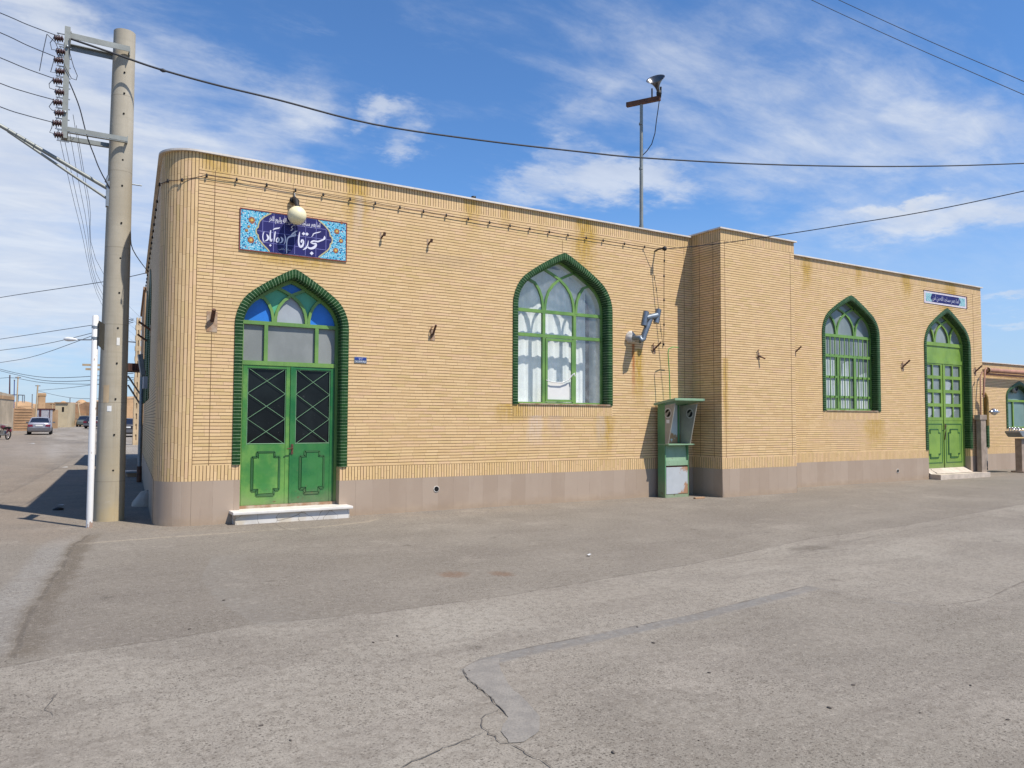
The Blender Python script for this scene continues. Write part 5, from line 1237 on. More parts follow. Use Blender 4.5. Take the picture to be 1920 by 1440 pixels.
for k, l in enumerate((((1490, -20), (1522, 0), (1700, 82), (1930, 182)), ((1530, -22), (1573, 0), (1740, 76), (1930, 157)))):
    A, B = dep(*l[0], 75), dep(1990, l[-1][1]+(26 if k else 27), 60)
    wire('overhead_wire', ('lower' if k == 0 else 'upper')+' of the two bare wires crossing the top right corner of the sky', [A]+[vpl(u, v, A, B) for u, v in l[1:]]+[B], .03)
ends = [(0, 24, 105, 66), (0, 61, 103, 106), (0, 108, 101, 147), (0, 156, 101, 187), (0, 200, 98, 229)]
nth = ('topmost', 'second from the top', 'middle', 'fourth from the top', 'lowest')
for k, (u0, v0, u1, v1) in enumerate(ends):
    A = p(u1, v1, yA-.05); B = dep(-160, v0-62-k*1.5, 9.); mid = vpl(u0, v0, A, B)
    wire('overhead_wire', nth[k]+' of the five wires running left from the insulator rack', [A, vpl(u0+(u1-u0)*.5, v0+(v1-v0)*.5+1.5, A, B), mid, B], .007, 'five wires running left from the insulators', ext=14)
# wires running on down the street from the rack
hp = gat(255, 46.)
row = ('outermost', 'second', 'third', 'fourth', 'innermost')
for k, (u, v, vu, vv) in enumerate(((112, 260, 194, 577), (121, 262, 196, 570), (129, 240, 196.5, 560), (137, 215, 197, 545), (143, 235, 197.5, 520))):
    A = p(u, v, yA); zt_h = 7.
    B = Vector((hp.x-.3+.2*k, hp.y, vz(hp, 640-k*8))); 
    wire('overhead_wire', row[k]+' of the five thin wires sloping down the street behind the concrete pole', [A]+[vpl(uu, v2, A, B) for uu, v2 in ((u+(vu-u)*.45, v+(vv-v)*.5), (vu, vv))]+[B], .0038, 'five thin wires sloping down the street')
A = p(128, 150, yA); B = at(278, 510, 'y', 10.)
wire('overhead_wire', 'dark service cable dropping from the rack to the side wall of the mosque', [A]+[p(u, v, yA+.03*k) for k, (u, v) in enumerate(((139, 175), (150, 205), (163, 255), (176, 290), (192, 328)))]+[Vector((pb_.x+.2, pb_.y+.35, 5.3)), at(249, 468, 'y', 4.)]+[B], .010)
# jumper loops on the rack
jl = [[(130,72),(131,100),(138,125),(145,142),(143,150),(134,147),(122,125),(115,105),(104,80),(88,64)], [(88,64),(80,100),(74,133)], [(105,66),(94,80),(97,93),(108,94)], [(103,106),(95,135),(108,137)], [(101,147),(92,157),(93,165),(107,170)], [(101,187),(92,200),(97,206),(105,209)], [(99,229),(97,240),(93,248),(105,252)]]
mb = MB()
for s_ in jl: mb.tube([p(u, v, yA-.09) for u, v in s_], .006, 5)
mb.build('jumper_wire', M['wire'], up_)
# far wires over the street
FWI = [((-40, 570), (0, 558), (190, 529), (278, 511), 30, 24, 'wire reaching the side wall from the left above the white post'), ((-40, 642), (0, 636), (190, 607), (250, 598), 60, 46, 'upper of two long wires behind the white post'), ((-40, 661), (0, 657), (100, 642), (250, 604), 62, 46, 'lower of two long wires behind the white post'), ((-40, 688), (0, 680), (75, 665), (250, 600), 70, 46, 'wire passing just below the white street lamp head'),
       ((-40, 676), (0, 692), (90, 708), (250, 700), 75, 46, 'upper sagging wire low over the far street'), ((-40, 684), (20, 700), (100, 715), (250, 708), 76, 46, 'second sagging wire low over the far street'), ((-40, 718), (15, 708), (85, 718), (200, 721), 80, 60, 'third sagging wire low over the far street'), ((70, 732), (120, 728), (170, 722), (250, 712), 100, 46, 'faint wire above the adobe wall at the street end'), ((72, 733), (110, 742), (150, 747), (250, 748), 100, 60, 'lowest wire above the adobe walls at the street end')]
for a, b, c_, d_, da, db, lb in FWI:
    A, B = dep(*a, da), dep(*d_, db); wire('overhead_wire', lb, [A, vpl(*b, A, B), vpl(*c_, A, B), B], .02 if da > 40 else .012)

# ------------------------------------------------------------------ precast street pole with lamp
hpz = vz(hp, 596)
hpole = thing('precast_pole', 'pale slotted concrete pole farther down the shaded street beside the mosque', 'pole', hp)
mb = MB()
for s_ in (-1, 1): mb.prism([(s_*.10-.06, -.2), (s_*.10+.06, -.2), (s_*.07+.045, hpz), (s_*.07-.045, hpz)], lambda a, z, d: Vector((hp.x+a, hp.y+d, hp.z*0+z+(hp.z if z < 0 else 0))), -.13, .13)
k = 0; z = hp.z
while z < hpz-.3:
    mb.box((hp.x-.16, hp.y-.12, z), (hp.x+.16, hp.y+.12, z+.28)); z += .62
mb.box((hp.x-.05, hp.y-.05, hp.z), (hp.x+.05, hp.y+.1, hpz-.1))
mb.build('shaft', M['h_conc'], hpole)
la = vpl(146, 637, hp, hp+CR); lb_ = Vector((hp.x, hp.y, la.z-.15))
mb = MB(); mb.tube([lb_, la.lerp(lb_, .5)+Vector((0, 0, .08)), la], .04, 6); mb.build('lamp_arm', M['steel'], hpole)
ax_ = Vector((-CR.x, -CR.y, .06)).normalized(); S2 = 46/FPX
mb = MB(); mb.lathe([(.0, 0), (1.6*S2, 2*S2), (3.6*S2, 10*S2), (4.4*S2, 18*S2), (3.4*S2, 24*S2), (.0, 28*S2)], la, ax_, 10); mb.build('lamp_head', M['white_paint'], hpole)
bp = gat(214, 82.)
bpole = thing('distribution_pole', 'distant pole with two pale crossarms mostly hidden behind the thick concrete pole', 'pole', bp)
mb = MB(); mb.tube([bp, Vector((bp.x, bp.y, vz(bp, 672)))], .16, 8); mb.build('shaft', M['h_conc'], bpole)
for v, u0 in ((684, 155), (692, 161)):
    a = vpl(u0, v, bp, bp+CR); b = vpl(235, v+2, bp, bp+CR); mb = MB(); bar(mb, a, b, .16, .22); mb.build('crossarm', M['h_conc'], bpole)

# ------------------------------------------------------------------ small things on the side wall and street edge
dsp = thing('downpipe', 'grey downpipe running down the shaded side wall to the pavement', 'pipe', FW.P(9.4, 0, -.08))
mb = MB(); mb.tube([FW.P(9.4, .3, -.1), FW.P(9.4, 3.4, -.1)], .05, 8); mb.build('pipe', M['flue'], dsp)
mb = MB(); mb.tube([FW.P(9.4, .02, -.1), FW.P(9.4, .45, -.1)], .065, 8); mb.build('foot', M['rust'], dsp)
fl_ = thing('floodlight', 'long grey floodlight tilted out from the shaded side wall', 'lamp', FW.P(8.2, 3.2, 0))
mb = MB(); q = FW.P(8.2, 3.15, -.12); mb.prism([(-.11, .27), (.0, .30), (.09, -.26), (-.02, -.30)], lambda a, z, d: q+Vector((a, d, z)), -.1, .1); mb.build('lamp_housing', M['flue'], fl_, bevel=.01)
mb = MB(); mb.tube([q, FW.P(8.2, 2.9, 0)], .02, 6); mb.build('bracket', M['rust'], fl_)
mb = MB(); mb.box(tuple(FW.P(7.0, 2.5, -.09)), tuple(FW.P(7.0, 2.8, 0.)+Vector((.0, .22, 0)))); tag(mb.build('junction_box', M['gate_grey']), 'small pale junction box on the shaded side wall', 'box')
q = at(258, 884, 'z', .18); lg = thing('stone_ledge', 'low pale stone ledge against the shaded side wall', 'ledge', (q.x, q.y, 0))
mb = MB(); mb.box((q.x-.28, q.y-.1, 0), (q.x+.3, q.y+.35, .14)); mb.build('brick_support', M['adobe_dk'], lg); mb = MB(); mb.box((q.x-.33, q.y-.14, .14), (q.x+.32, q.y+.38, .2)); mb.build('slab', M['steel'], lg, bevel=.01)
q = FW.P(3.1, 0, -.02); mb = MB(); rnd = random.Random(9)
mb.lathe([(.0, .30), (.12, .27), (.22, .16), (.26, .05), (.27, -.02)], q, (0, 0, 1), 12); mb.v = [tuple(Vector(v)+Vector((rnd.uniform(-.03, .03), rnd.uniform(-.03, .03), rnd.uniform(-.03, .02)))) for v in mb.v]
tag(mb.build('cement_lump', M['plinth']), 'lump of grey cement at the foot of the shaded side wall', 'lump')

# ------------------------------------------------------------------ neighbour house past the mosque, awning
nb0 = FW.P(14.55, 0); nb = thing('mud_house', 'plain shaded adobe house right behind the mosque on its street side', 'house', nb0)
mb = MB(); dv = Vector((sd.x, sd.y, 0)); nn = Vector((sd.y, -sd.x, 0))
mb.prism([(0, 0), (7.6, 0), (7.6, 8), (0, 8)], lambda a, b, z: nb0+dv*a+nn*b+Vector((0, 0, z)), -.1, 6.1); mb.build('wall', M['adobe'], nb)
mb = MB(); mb.prism([(-.05, -.06), (7.65, -.06), (7.65, 8), (-.05, 8)], lambda a, b, z: nb0+dv*a+nn*b+Vector((0, 0, z)), 6.1, 6.2); mb.build('roof_edge', M['adobe_dk'], nb)
qa = at(262, 690, 'y', 16.); aw = thing('metal_awning', 'rusty brown sheet awning with thin struts over the side street', 'awning', (qa.x, 16., qa.z))
xe = at(238, 690, 'y', 16.).x; mb = MB()
for k in range(10): mb.box((xe+(qa.x+.5-xe)*k/10, 15.6, qa.z-.10), (xe+(qa.x+.5-xe)*(k+.86)/10, 16.6, qa.z+.13))
mb.box((xe, 15.58, qa.z-.13), (qa.x+.5, 16.6, qa.z-.101)); mb.build('sheet', M['awning'], aw)
for v0, v1 in ((705, 735), (722, 755)):
    mb = MB(); a, b = at(240, v0, 'y', 16.), at(272, v1+18, 'y', 16.4); mb.tube([a, b], .03, 6); mb.build('strut', M['steel'], aw)

# ------------------------------------------------------------------ far end of the street
def slab(name, label, cat, u0, d0, u1, d1, vt0, vt1, m, thick=3., grp=None, lumps=.12, seed=0, side=None):
    A, B = gat(u0, d0), gat(u1, d1); zt0, zt1 = vz(A, vt0), vz(B, vt1)
    t = thing(name, label, cat, A, grp); dr = Vector((B.x-A.x, B.y-A.y, 0)); L = dr.length; dr.normalize(); nm_ = Vector((-dr.y, dr.x, 0))
    if nm_.dot(side or CF) < 0: nm_ = -nm_
    rnd = random.Random(seed+int(u0)); n = max(4, int(L/.8)); prof = [(L*k/n, zt0+(zt1-zt0)*k/n+rnd.uniform(-lumps, lumps)) for k in range(n+1)]
    poly = [(0, A.z-.4), (L, min(A.z, B.z)-.4)]+prof[::-1]
    mb = MB(); mb.prism(poly, lambda a, z, d: Vector((A.x, A.y, 0))+dr*a+nm_*d+Vector((0, 0, z)), 0, thick); mb.build('wall', m, t)
    fr = Fr((A.x, A.y), (dr.x, dr.y), (nm_.x, nm_.y)); return t, fr, L, A
t, fr, L, A = slab('plastered_house', 'stained plaster house wall at the left edge behind the motorcycle', 'house', -190, 46, 25, 72, 690, 741, M['plaster'], 5., lumps=.03, side=-CR)
mb = MB(); fbox(mb, fr, 0, L, vz(gat(25, 72), 750), vz(gat(25, 72), 744), -.05, .0); mb.build('ledge', M['adobe'], t)
t, fr, L, A = slab('rubble_wall', 'brown rubble wall between the plaster house and the parked silver car', 'wall', 25, 77, 62, 78, 765, 767, M['adobe_dk'], 1.2, lumps=.15)
mb = MB()
for k in range(9):
    z = A.z+.25+k*.27; fbox(mb, fr, .1, L-.1, z, z+.07, -.04, .0)
mb.build('brick_course', M['adobe'], t)
t, fr, L, A = slab('yard_wall', 'low adobe yard wall holding the grey metal gate', 'wall', 62, 89.5, 104, 90, 766, 768, M['adobe'], .8, lumps=.06)
zg = A.z+2.15; mb = MB(); fbox(mb, fr, .42, .62, A.z, zg, -.05, -.001); fbox(mb, fr, .86, 1.7, A.z, zg, -.05, -.001); fbox(mb, fr, 1.78, 2.02, A.z, zg, -.05, -.001); mb.build('gate', M['gate_grey'], t)
mb = MB(); fbox(mb, fr, .63, .85, A.z, zg, -.08, -.001); fbox(mb, fr, 1.705, 1.775, A.z, zg, -.08, -.001); fbox(mb, fr, .35, 2.3, zg+.001, zg+.14, -.09, -.001); mb.build('gate_frame', M['maroon'], t)
t, fr, L, A = slab('cream_house', 'small cream house corner with one dark window at the end of the street', 'house', 103, 97, 126, 97.4, 756, 755, M['cream'], 4., lumps=.03)
mb = MB(); fbox(mb, fr, L*.55, L*.72, vz(A, 772), vz(A, 763), -.02, 0); mb.build('window', M['dark'], t)
mb = MB(); fbox(mb, fr, -.1, L+.1, vz(A, 756), vz(A, 754), -.15, 0); mb.build('roof_edge', M['adobe_dk'], t)
t, fr, L, A = slab('adobe_house', 'ruined brown adobe house closing the far end of the street', 'house', 124, 110, 196, 111, 757, 756, M['adobe_dk'], 5., lumps=.25)
mb = MB(); fbox(mb, fr, .3, 2.6, A.z-.2, vz(A, 775), -1.5, -.001); mb.build('porch', M['adobe'], t)
mb = MB(); fbox(mb, fr, .8, 1.5, A.z-.2, vz(A, 783), -1.52, -1.501); mb.build('doorway', M['dark'], t)
slab('adobe_house', 'adobe house at the street end glimpsed between the thick pole and the mosque', 'house', 205, 104, 300, 110, 752, 742, M['adobe'], 5., lumps=.2)
slab('adobe_house', 'long flat-topped adobe house behind the yard gate and silver car', 'house', 20, 120, 128, 121, 760, 755, M['adobe'], 6., lumps=.2)
dm = [(40, 116, 27, 752, 'wide low adobe dome above the rubble wall'), (118, 124, 10, 752, 'small adobe dome above the cream house'), (152, 126, 13, 749, 'rounded adobe dome just left of the white post')]
for u, d, w, v, lb in dm:
    q = gat(u, d); r = w*d/FPX; z1 = vz(q, v); z0 = vz(q, 768); t = thing('adobe_dome', lb, 'dome', (q.x, q.y, z0), 'adobe domes over the old houses')
    mb = MB(); mb.lathe([(r*math.cos(k*math.pi/16), (z1-z0)*math.sin(k*math.pi/16)) for k in range(9)], (q.x, q.y, z0), (0, 0, 1), 16); mb.lathe([(r, -3), (r, 0)], (q.x, q.y, z0), (0, 0, 1), 16); mb.build('shell', M['adobe'], t)
q = gat(77, 106); r = 7.2*106/FPX; wt = thing('wind_tower', 'square adobe wind tower rising behind the yard gate', 'tower', q)
mb = MB(); z1 = vz(q, 737); mb.box((q.x-r*.85, q.y-r, q.z), (q.x+r*.85, q.y+r, z1)); mb.box((q.x-r, q.y-r*1.1, z1-.5), (q.x+r, q.y+r*1.1, z1)); mb.build('shaft', M['adobe'], wt, bevel=.15)
for u0, v0, u1, v1, d, r, mk, lb in ((18, 742, 18.5, 704, 80, .07, 'maroon', 'dark stub post on the roof of the plaster house'), (25.5, 800, 27, 713, 78, .05, 'navy', 'thin blue-grey pipe at the corner of the plaster house'), (29, 806, 34, 706, 79, .07, 'h_conc', 'pale wooden pole beside the rubble wall'), (66.5, 790, 71, 722, 84, .09, 'h_conc', 'pale leaning pole just above the silver car'), (98, 795, 98.5, 757, 95, .07, 'h_conc', 'short pale pole left of the cream house'), (152, 797, 146, 753, 107, .09, 'h_conc', 'leaning pale pole before the ruined adobe house'), (60, 768, 60.5, 740, 100, .06, 'steel', 'thin grey antenna pole over the rubble wall'), (131, 760, 131.3, 747, 110, .06, 'steel', 'tiny aerial on the ruined adobe house')):
    A, B = dep(u0, v0, d), dep(u1, v1, d); t = thing('thin_pole', lb, 'pole', A, 'thin poles down the street'); mb = MB(); mb.tube([A, A.lerp(B, .5), B], [r, r*.9, r*.8], 7); mb.build('shaft', M[mk], t)
    mb = MB(); mb.box((B.x-.25, B.y-.03, B.z-.12), (B.x+.25, B.y+.03, B.z-.05)) if mk == 'h_conc' else mb.box((B.x-.06, B.y-.06, B.z-.02), (B.x+.06, B.y+.06, B.z+.05)); mb.build('crosspiece', M['rust'], t)
ra = thing('roof_rail', 'dark metal railing on the low roof above the rubble wall', 'railing', dep(24, 742, 95))
mb = MB(); a, b = dep(23, 740, 95), dep(46, 741, 95); mb.tube([a, b], .06, 5)
for f in (.0, .5, .85, 1.): q = a.lerp(b, f); mb.tube([q, q-Vector((0, 0, .9))], .05, 5)
mb.build('rail', M['steel'], ra)

# cars
def car(u, v, d, m, label, yaw, w=1.72):
    q = grd(u, v); q = gat(u, d); t = thing('parked_car', label, 'car', q, 'cars parked down the street')
    Mx = Matrix.Translation(q) @ Matrix.Rotation(yaw, 4, 'Z')
    T = lambda x, y, z: Mx @ Vector((x, y, z)); h = w/2
    # rows along the length (y from tail to nose): half width, z low, z shoulder
    secs = [(-2.2, .80, .36, .86), (-2.12, .98, .26, .96), (-1.6, 1., .22, 1.0), (-.7, 1., .2, .98), (.6, 1., .2, .95), (1.4, .99, .22, .88), (2.0, .92, .26, .74), (2.2, .78, .34, .62)]
    rows = []
    for y, k, z0, z1 in secs:
        hw_ = h*k; rows.append([T(-hw_*.9, y, z0), T(-hw_, y, z0+.12), T(-hw_, y, (z0+z1)/2+.08), T(-hw_*.93, y, z1), T(-hw_*.5, y, z1+.03), T(hw_*.5, y, z1+.03), T(hw_*.93, y, z1), T(hw_, y, (z0+z1)/2+.08), T(hw_, y, z0+.12), T(hw_*.9, y, z0)])
    mb = MB(); mb.grid(rows, True, True); mb.face(rows[0]); mb.face(rows[-1])
    b = mb.build('body', m, t, weld=True)
    cab = [(-1.62, .80, .99), (-1.05, .70, 1.36), (-.6, .66, 1.43), (.25, .66, 1.42), (.55, .70, 1.35), (1.2, .82, .93)]
    gb = MB(); rows = [[T(-h*k*1.08, y, .93), T(-h*k, y, z), T(h*k, y, z), T(h*k*1.08, y, .93)] for y, k, z in cab]
    gb.grid(rows, False, False); gb.build('glasshouse', M['car_glass'], t)
    rb_ = MB(); rows = [[T(-h*k*1.01, y, z+.005), T(0, y, z+.04), T(h*k*1.01, y, z+.005)] for y, k, z in cab[1:5]]; rb_.grid(rows)
    for s_ in (-1, 1):
        rb_.tube([T(s_*h*.86, -1.66, .98), T(s_*h*.70, -1.03, 1.37)], .045, 5); rb_.tube([T(s_*h*.88, 1.2, .93), T(s_*h*.70, .55, 1.36)], .04, 5); rb_.tube([T(s_*h*.80, -.2, .95), T(s_*h*.68, -.2, 1.42)], .035, 5)
    rb_.build('roof', m, t)
    mb = MB(); mb.prism([(-h*.93, .34), (h*.93, .34), (h*.96, .58), (-h*.96, .58)], lambda a, z, d_: T(a, d_, z), -2.29, -2.05); mb.build('rear_bumper', M['car_bumper'], t, bevel=.02)
    for s_ in (-1, 1):
        mb = MB(); mb.prism([(s_*h*.50, .68), (s_*h*.92, .66), (s_*h*.94, .84), (s_*h*.55, .85)], lambda a, z, d_: T(a, d_, z), -2.235, -2.0); mb.build('tail_light', M['tail_red'], t)
        mb = MB(); mb.box((-.1, -.05, -.05), (.1, .05, .07), Mx @ Matrix.Translation((s_*(h+.11), .75, 1.0))); mb.build('side_mirror', M['car_bumper'], t)
        for y in (-1.32, 1.32):
            mb = MB(); mb.lathe([(.18, -.1), (.29, -.1), (.31, -.06), (.31, .06), (.29, .1), (.18, .1)], T(s_*(h-.08), y, .31), (Mx.to_3x3() @ Vector((1, 0, 0))), 16); wh_ = mb.build('wheel', M['tyre'], t)
            mb = MB(); mb.lathe([(.0, .09*s_), (.17, .085*s_), (.18, .05*s_)], T(s_*(h-.08), y, .31), (Mx.to_3x3() @ Vector((1, 0, 0))), 12); mb.build('rim', M['chrome'], wh_)
    mb = MB(); mb.box((-.26, -2.245, .70), (.26, -2.20, .81), Mx); mb.build('licence_plate', M['white_paint'], t)
    return t
car(76, 812, 66, M['car'], 'silver saloon car parked facing away on the left of the street', R(-2.5))
car(160, 800, 102, simple('grey_green_paint', (.10, .115, .11), .3, .2, .05), 'grey-green car facing up the street, seen just left of the white post', R(170), 1.66)
car(182, 802, 92, M['car_dk'], 'black car at the far street end between the white post and thick pole', R(-20))
car(236, 812, 62, M['car_dk'], 'dark car glimpsed right of the thick concrete pole', R(-3))

# motorcycle
q = gat(6, 53); mc = thing('motorcycle', 'dark red motorcycle parked at the left edge by the plaster wall', 'motorcycle', q)
Mx = Matrix.Translation(q) @ Matrix.Rotation(R(118), 4, 'Z') @ Matrix.Rotation(R(8), 4, 'X'); T = lambda x, y, z: Mx @ Vector((x, y, z))
for x in (-.62, .62):
    mb = MB(); n = 18; mb.tube([T(x+.29*math.cos(2*math.pi*k/n), 0, .31+.29*math.sin(2*math.pi*k/n)) for k in range(n+1)], .045, 7); w_ = mb.build('wheel', M['tyre'], mc)
    mb = MB()
    for k in range(6): a = k*math.pi/6; mb.tube([T(x-.27*math.cos(a), 0, .31-.27*math.sin(a)), T(x+.27*math.cos(a), 0, .31+.27*math.sin(a))], .008, 4)
    mb.build('spokes', M['chrome'], w_)
mb = MB(); mb.tube([T(-.05, 0, .72), T(.1, 0, .84), T(.32, 0, .86), T(.42, 0, .78)], [.06, .13, .13, .05], 10); mb.build('fuel_tank', M['moto_red'], mc)
mb = MB(); mb.tube([T(-.78, 0, .80), T(-.5, 0, .80), T(-.2, 0, .77), T(.05, 0, .80)], [.06, .1, .11, .07], 10); mb.build('seat', M['black'], mc)
mb = MB(); mb.tube([T(.62, .07, .31), T(.5, .07, .7), T(.42, .05, .98)], .03, 6); mb.tube([T(.62, -.07, .31), T(.5, -.07, .7), T(.42, -.05, .98)], .03, 6); mb.build('fork', M['chrome'], mc)
mb = MB(); mb.tube([T(.3, -.36, 1.06), T(.42, -.15, 1.02), T(.42, .15, 1.02), T(.3, .36, 1.06)], .018, 6); mb.build('handlebar', M['steel'], mc)
mb = MB(); mb.lathe([(.0, -.08), (.08, -.06), (.1, .04), (.0, .05)], T(.56, 0, .88), (Mx.to_3x3() @ Vector((1, 0, 0))), 12); mb.build('headlight', M['chrome'], mc)
mb = MB(); mb.box((-.2, -.12, .28), (.2, .12, .62), Mx); mb.tube([T(.1, .14, .3), T(-.3, .16, .28), T(-.75, .16, .36)], .04, 7); mb.build('engine', M['steel'], mc)
mb = MB(); mb.tube([T(-.62, 0, .31), T(-.2, 0, .45), T(.4, 0, .85)], .03, 6); mb.tube([T(-.62, .1, .31), T(-.55, .1, .75)], .03, 6); mb.tube([T(-.92, 0, .55), T(-.62, 0, .66), T(-.38, 0, .55)], [.04, .07, .04], 8); mb.build('chassis', M['moto_red'], mc)
mb = MB(); mb.box((-.88, -.06, .62), (-.82, .06, .72), Mx); mb.build('tail_light', M['tail_red'], mc)

# ------------------------------------------------------------------ gas riser and wash basin at the right end
gx = at(1843.5, 890, 'z', 0); gx = Vector((24.22, -.16, 0)); gx = Vector((24.3, -.2, 0))
gs = thing('gas_riser', 'weathered steel post with ochre gas pipes and silver regulator at the mosque end', 'gas pipe', gx)
ty = gx.y
def gp(u, v): return at(u, v, 'y', ty)
w0, w1 = gp(1839, 860).x, gp(1848.5, 860).x; zt_ = gp(1843, 786).z
mb = MB(); mb.box((w0, ty-.03, -.05), (w1, ty+.12, zt_)); mb.box((w0-.08, ty-.05, zt_-.02), (w1+.03, ty+.14, zt_+.14)); mb.build('steel_post', M['brown_steel'], gs, bevel=.01)
mb = MB(); mb.tube([gp(1839.5, 788), gp(1838.5, 750), gp(1838, 705), gp(1842, 697)], .022, 7); mb.tube([gp(1844, 745), gp(1845, 720), gp(1847, 693), gp(1850, 690)], .03, 7); mb.build('riser_pipe', M['pink_pipe'], gs)
mb = MB(); mb.tube([gp(1845, 738), gp(1849, 745), gp(1850, 760), gp(1850, 798)], .065, 9); mb.build('meter_pipe', M['ochre'], gs)
r0 = gp(1858, 772)-Vector((0, .1, 0)); mb = MB(); mb.tube([gp(1850, 772), r0, r0+Vector((.2, 0, 0))], .03, 7); mb.lathe([(.025, -.22), (.035, -.08), (.10, -.07), (.105, -.03), (.04, 0), (.035, .06), (.08, .07), (.07, .12), (.02, .15), (.018, .28)], r0, (1, -.1, -.03), 12); mb.lathe([(.0, -.12), (.045, -.11), (.05, .08), (.0, .1)], r0, (0, 0, 1), 10); mb.build('regulator', M['chrome'], gs)
sq = at(1914, 886, 'z', 0); sk_ = thing('wash_basin', 'steel wash basin with taps on a brown pedestal before the annex window', 'basin', (sq.x, sq.y, 0))
sp = lambda u, v: at(u, v, 'y', sq.y)
zb0, zb1 = sp(1910, 822).z, sp(1910, 808).z; xa = sp(1898, 810).x
mb = MB(); mb.box((sq.x-.1, sq.y-.1, 0), (sq.x+.14, sq.y+.12, zb0)); mb.box((sq.x-.22, sq.y-.2, 0), (sq.x+.26, sq.y+.22, .06)); mb.build('pedestal', M['brown_steel'], sk_)
mb = MB(); mb.prism([(xa+.2, zb0+.05), (xa+1.0, zb0+.05), (xa+1.2, zb1), (xa, zb1), (xa, zb1-.06)], lambda a, z, d: Vector((a, d, z)), sq.y-.25, sq.y+.25); mb.build('basin', M['steel'], sk_, bevel=.02)
mb = MB()
for k, f in enumerate((.15, .38, .62, .9)):
    x = xa+.1+f*.8; mb.tube([(x, sq.y+.2, zb1-.02), (x, sq.y+.2, zb1+.07), (x, sq.y+.08, zb1+.09), (x, sq.y+.04, zb1+.04)], .025, 6); mb.lathe([(.045, 0), (.045, .03), (0, .04)], (x, sq.y+.2, zb1+.09), (0, 0, 1), 8)
mb.build('tap', M['chrome'], sk_)

# ------------------------------------------------------------------ cracked tar patch and loose bits on the ground
def gstrip(pix, w, seed):
    rnd = random.Random(seed); pts = [at(u, v, 'z', 0) for u, v in pix]; out = []
    for a, b in zip(pts, pts[1:]):
        n = max(2, int((b-a).length/.04))
        for k in range(n): q = a.lerp(b, k/n); out.append((q.x+rnd.uniform(-.012, .012), q.y+rnd.uniform(-.012, .012)))
    out.append((pts[-1].x, pts[-1].y)); ww = [w*rnd.uniform(.4, 1.5) for _ in out]; ww[0] = ww[-1] = .001
    L, Rr = offs(out, ww); mb = MB()
    for k in range(len(out)-1): mb.face([Vector((*p_, .008)) for p_ in (L[k], L[k+1], Rr[k+1], Rr[k])])
    return mb
def wob_poly(pix, amp, seed):
    rnd = random.Random(seed); pts = [at(u, v, 'z', 0) for u, v in pix]; out = []
    for a, b in zip(pts, pts[1:]+pts[:1]):
        n = max(2, int((b-a).length/.05))
        for k in range(n): q = a.lerp(b, k/n); out.append((q.x+rnd.uniform(-amp, amp), q.y+rnd.uniform(-amp, amp)))
    return out
mb = MB(); mb.sheet(wob_poly([(868,1256),(880,1246),(905,1238),(935,1234),(938,1256),(958,1290),(990,1318),(1012,1345),(1010,1372),(985,1392),(955,1394),(938,1372),(952,1345),(940,1330),(920,1308),(892,1286),(874,1272)], .006, 3), [], lambda a, b, d: Vector((a, b, d)), .004)
M['tar'] = simple('smooth_tar_patch', (.245, .222, .192), .8, var=.45, scale=9., bump=.5, spec=.3, col2=(.20, .182, .16))
tag(mb.build('tar_patch', M['tar']), kind='structure')
M['crack'] = simple('crack_tone', (.15, .128, .104), .95, var=.3)  # dark grey-brown tone of the thin road cracks
for k, (pix, w) in enumerate((([(868,1256),(876,1274),(894,1288),(920,1310),(938,1330),(950,1343)], .0058), ([(940,1330),(920,1338),(904,1346),(900,1356),(912,1372),(940,1392),(960,1396)], .0058), ([(912,1372),(880,1386),(842,1400),(800,1418),(750,1442)], .0058), ([(960,1396),(1000,1420),(1040,1445)], .0058), ([(110,1300),(92,1318),(86,1330),(100,1345)], .004))):
    tag(gstrip(pix, w, k).build('road_crack', M['crack']), kind='structure')
rnd = random.Random(21); st0 = None
PEB = [(420,1126),(545,1389),(10,1241),(1225,1206),(1600,1285),(1725,1337),(1890,1350),(1310,1389),(1150,1412),(1555,1328),(880,1258),(355,1180),(700,1205),(745,1193),(490,1361),(173,1004),(1820,1286),(1330,1262),(1195,1176)]
for k, (u, v) in enumerate(PEB):
    q = at(u, v, 'z', 0)
    if st0 is None:
        mb = MB(); mb.lathe([(.0, 0), (.03, .002), (.034, .012), (.02, .024), (.0, .027)], (0, 0, 0), (0, 0, 1), 7); mb.v = [tuple(Vector(x)+Vector((rnd.uniform(-.006, .006), rnd.uniform(-.006, .006), rnd.uniform(0, .004)))) for x in mb.v]
        st0 = mb.build('pebble', M['stone']); tag(st0, 'small dark pebble loose on the asphalt', 'stone', 'dark pebbles scattered on the asphalt'); st0.location = q; st0.scale = (.45, .4, .4)
    else:
        c_ = st0.copy(); COL.objects.link(c_); c_.location = q; c_.rotation_euler = (0, 0, rnd.uniform(0, 6)); s_ = rnd.uniform(.16, .38); c_.scale = (s_*1.4, s_*.8, s_)
for u, v, s_, lb in ((1104, 1043, .045, 'white paper scrap on the asphalt in front of the large window'), (122, 877, .10, 'white paper scrap on the sunlit street left of the white post'), (178, 872, .09, 'pale scrap in the shade beside the thick pole'), (115, 949, .07, 'pale twig in the shadow left of the white post'), (60, 832, .22, 'white litter on the far left side of the street'), (88, 820, .3, 'pale cloth lying behind the silver car'), (124, 803, .5, 'white sack beside the cream house')):
    q = grd(u, v); mb = MB(); r2 = random.Random(int(u)); n = 9
    mb.face([q+Vector((math.cos(6.28*k/n)*s_*r2.uniform(.5, 1.1), math.sin(6.28*k/n)*s_*r2.uniform(.4, .9), .012+r2.uniform(0, .02))) for k in range(n)]); tag(mb.build('paper_scrap', M['paper']), lb, 'litter', 'scraps of litter on the street')
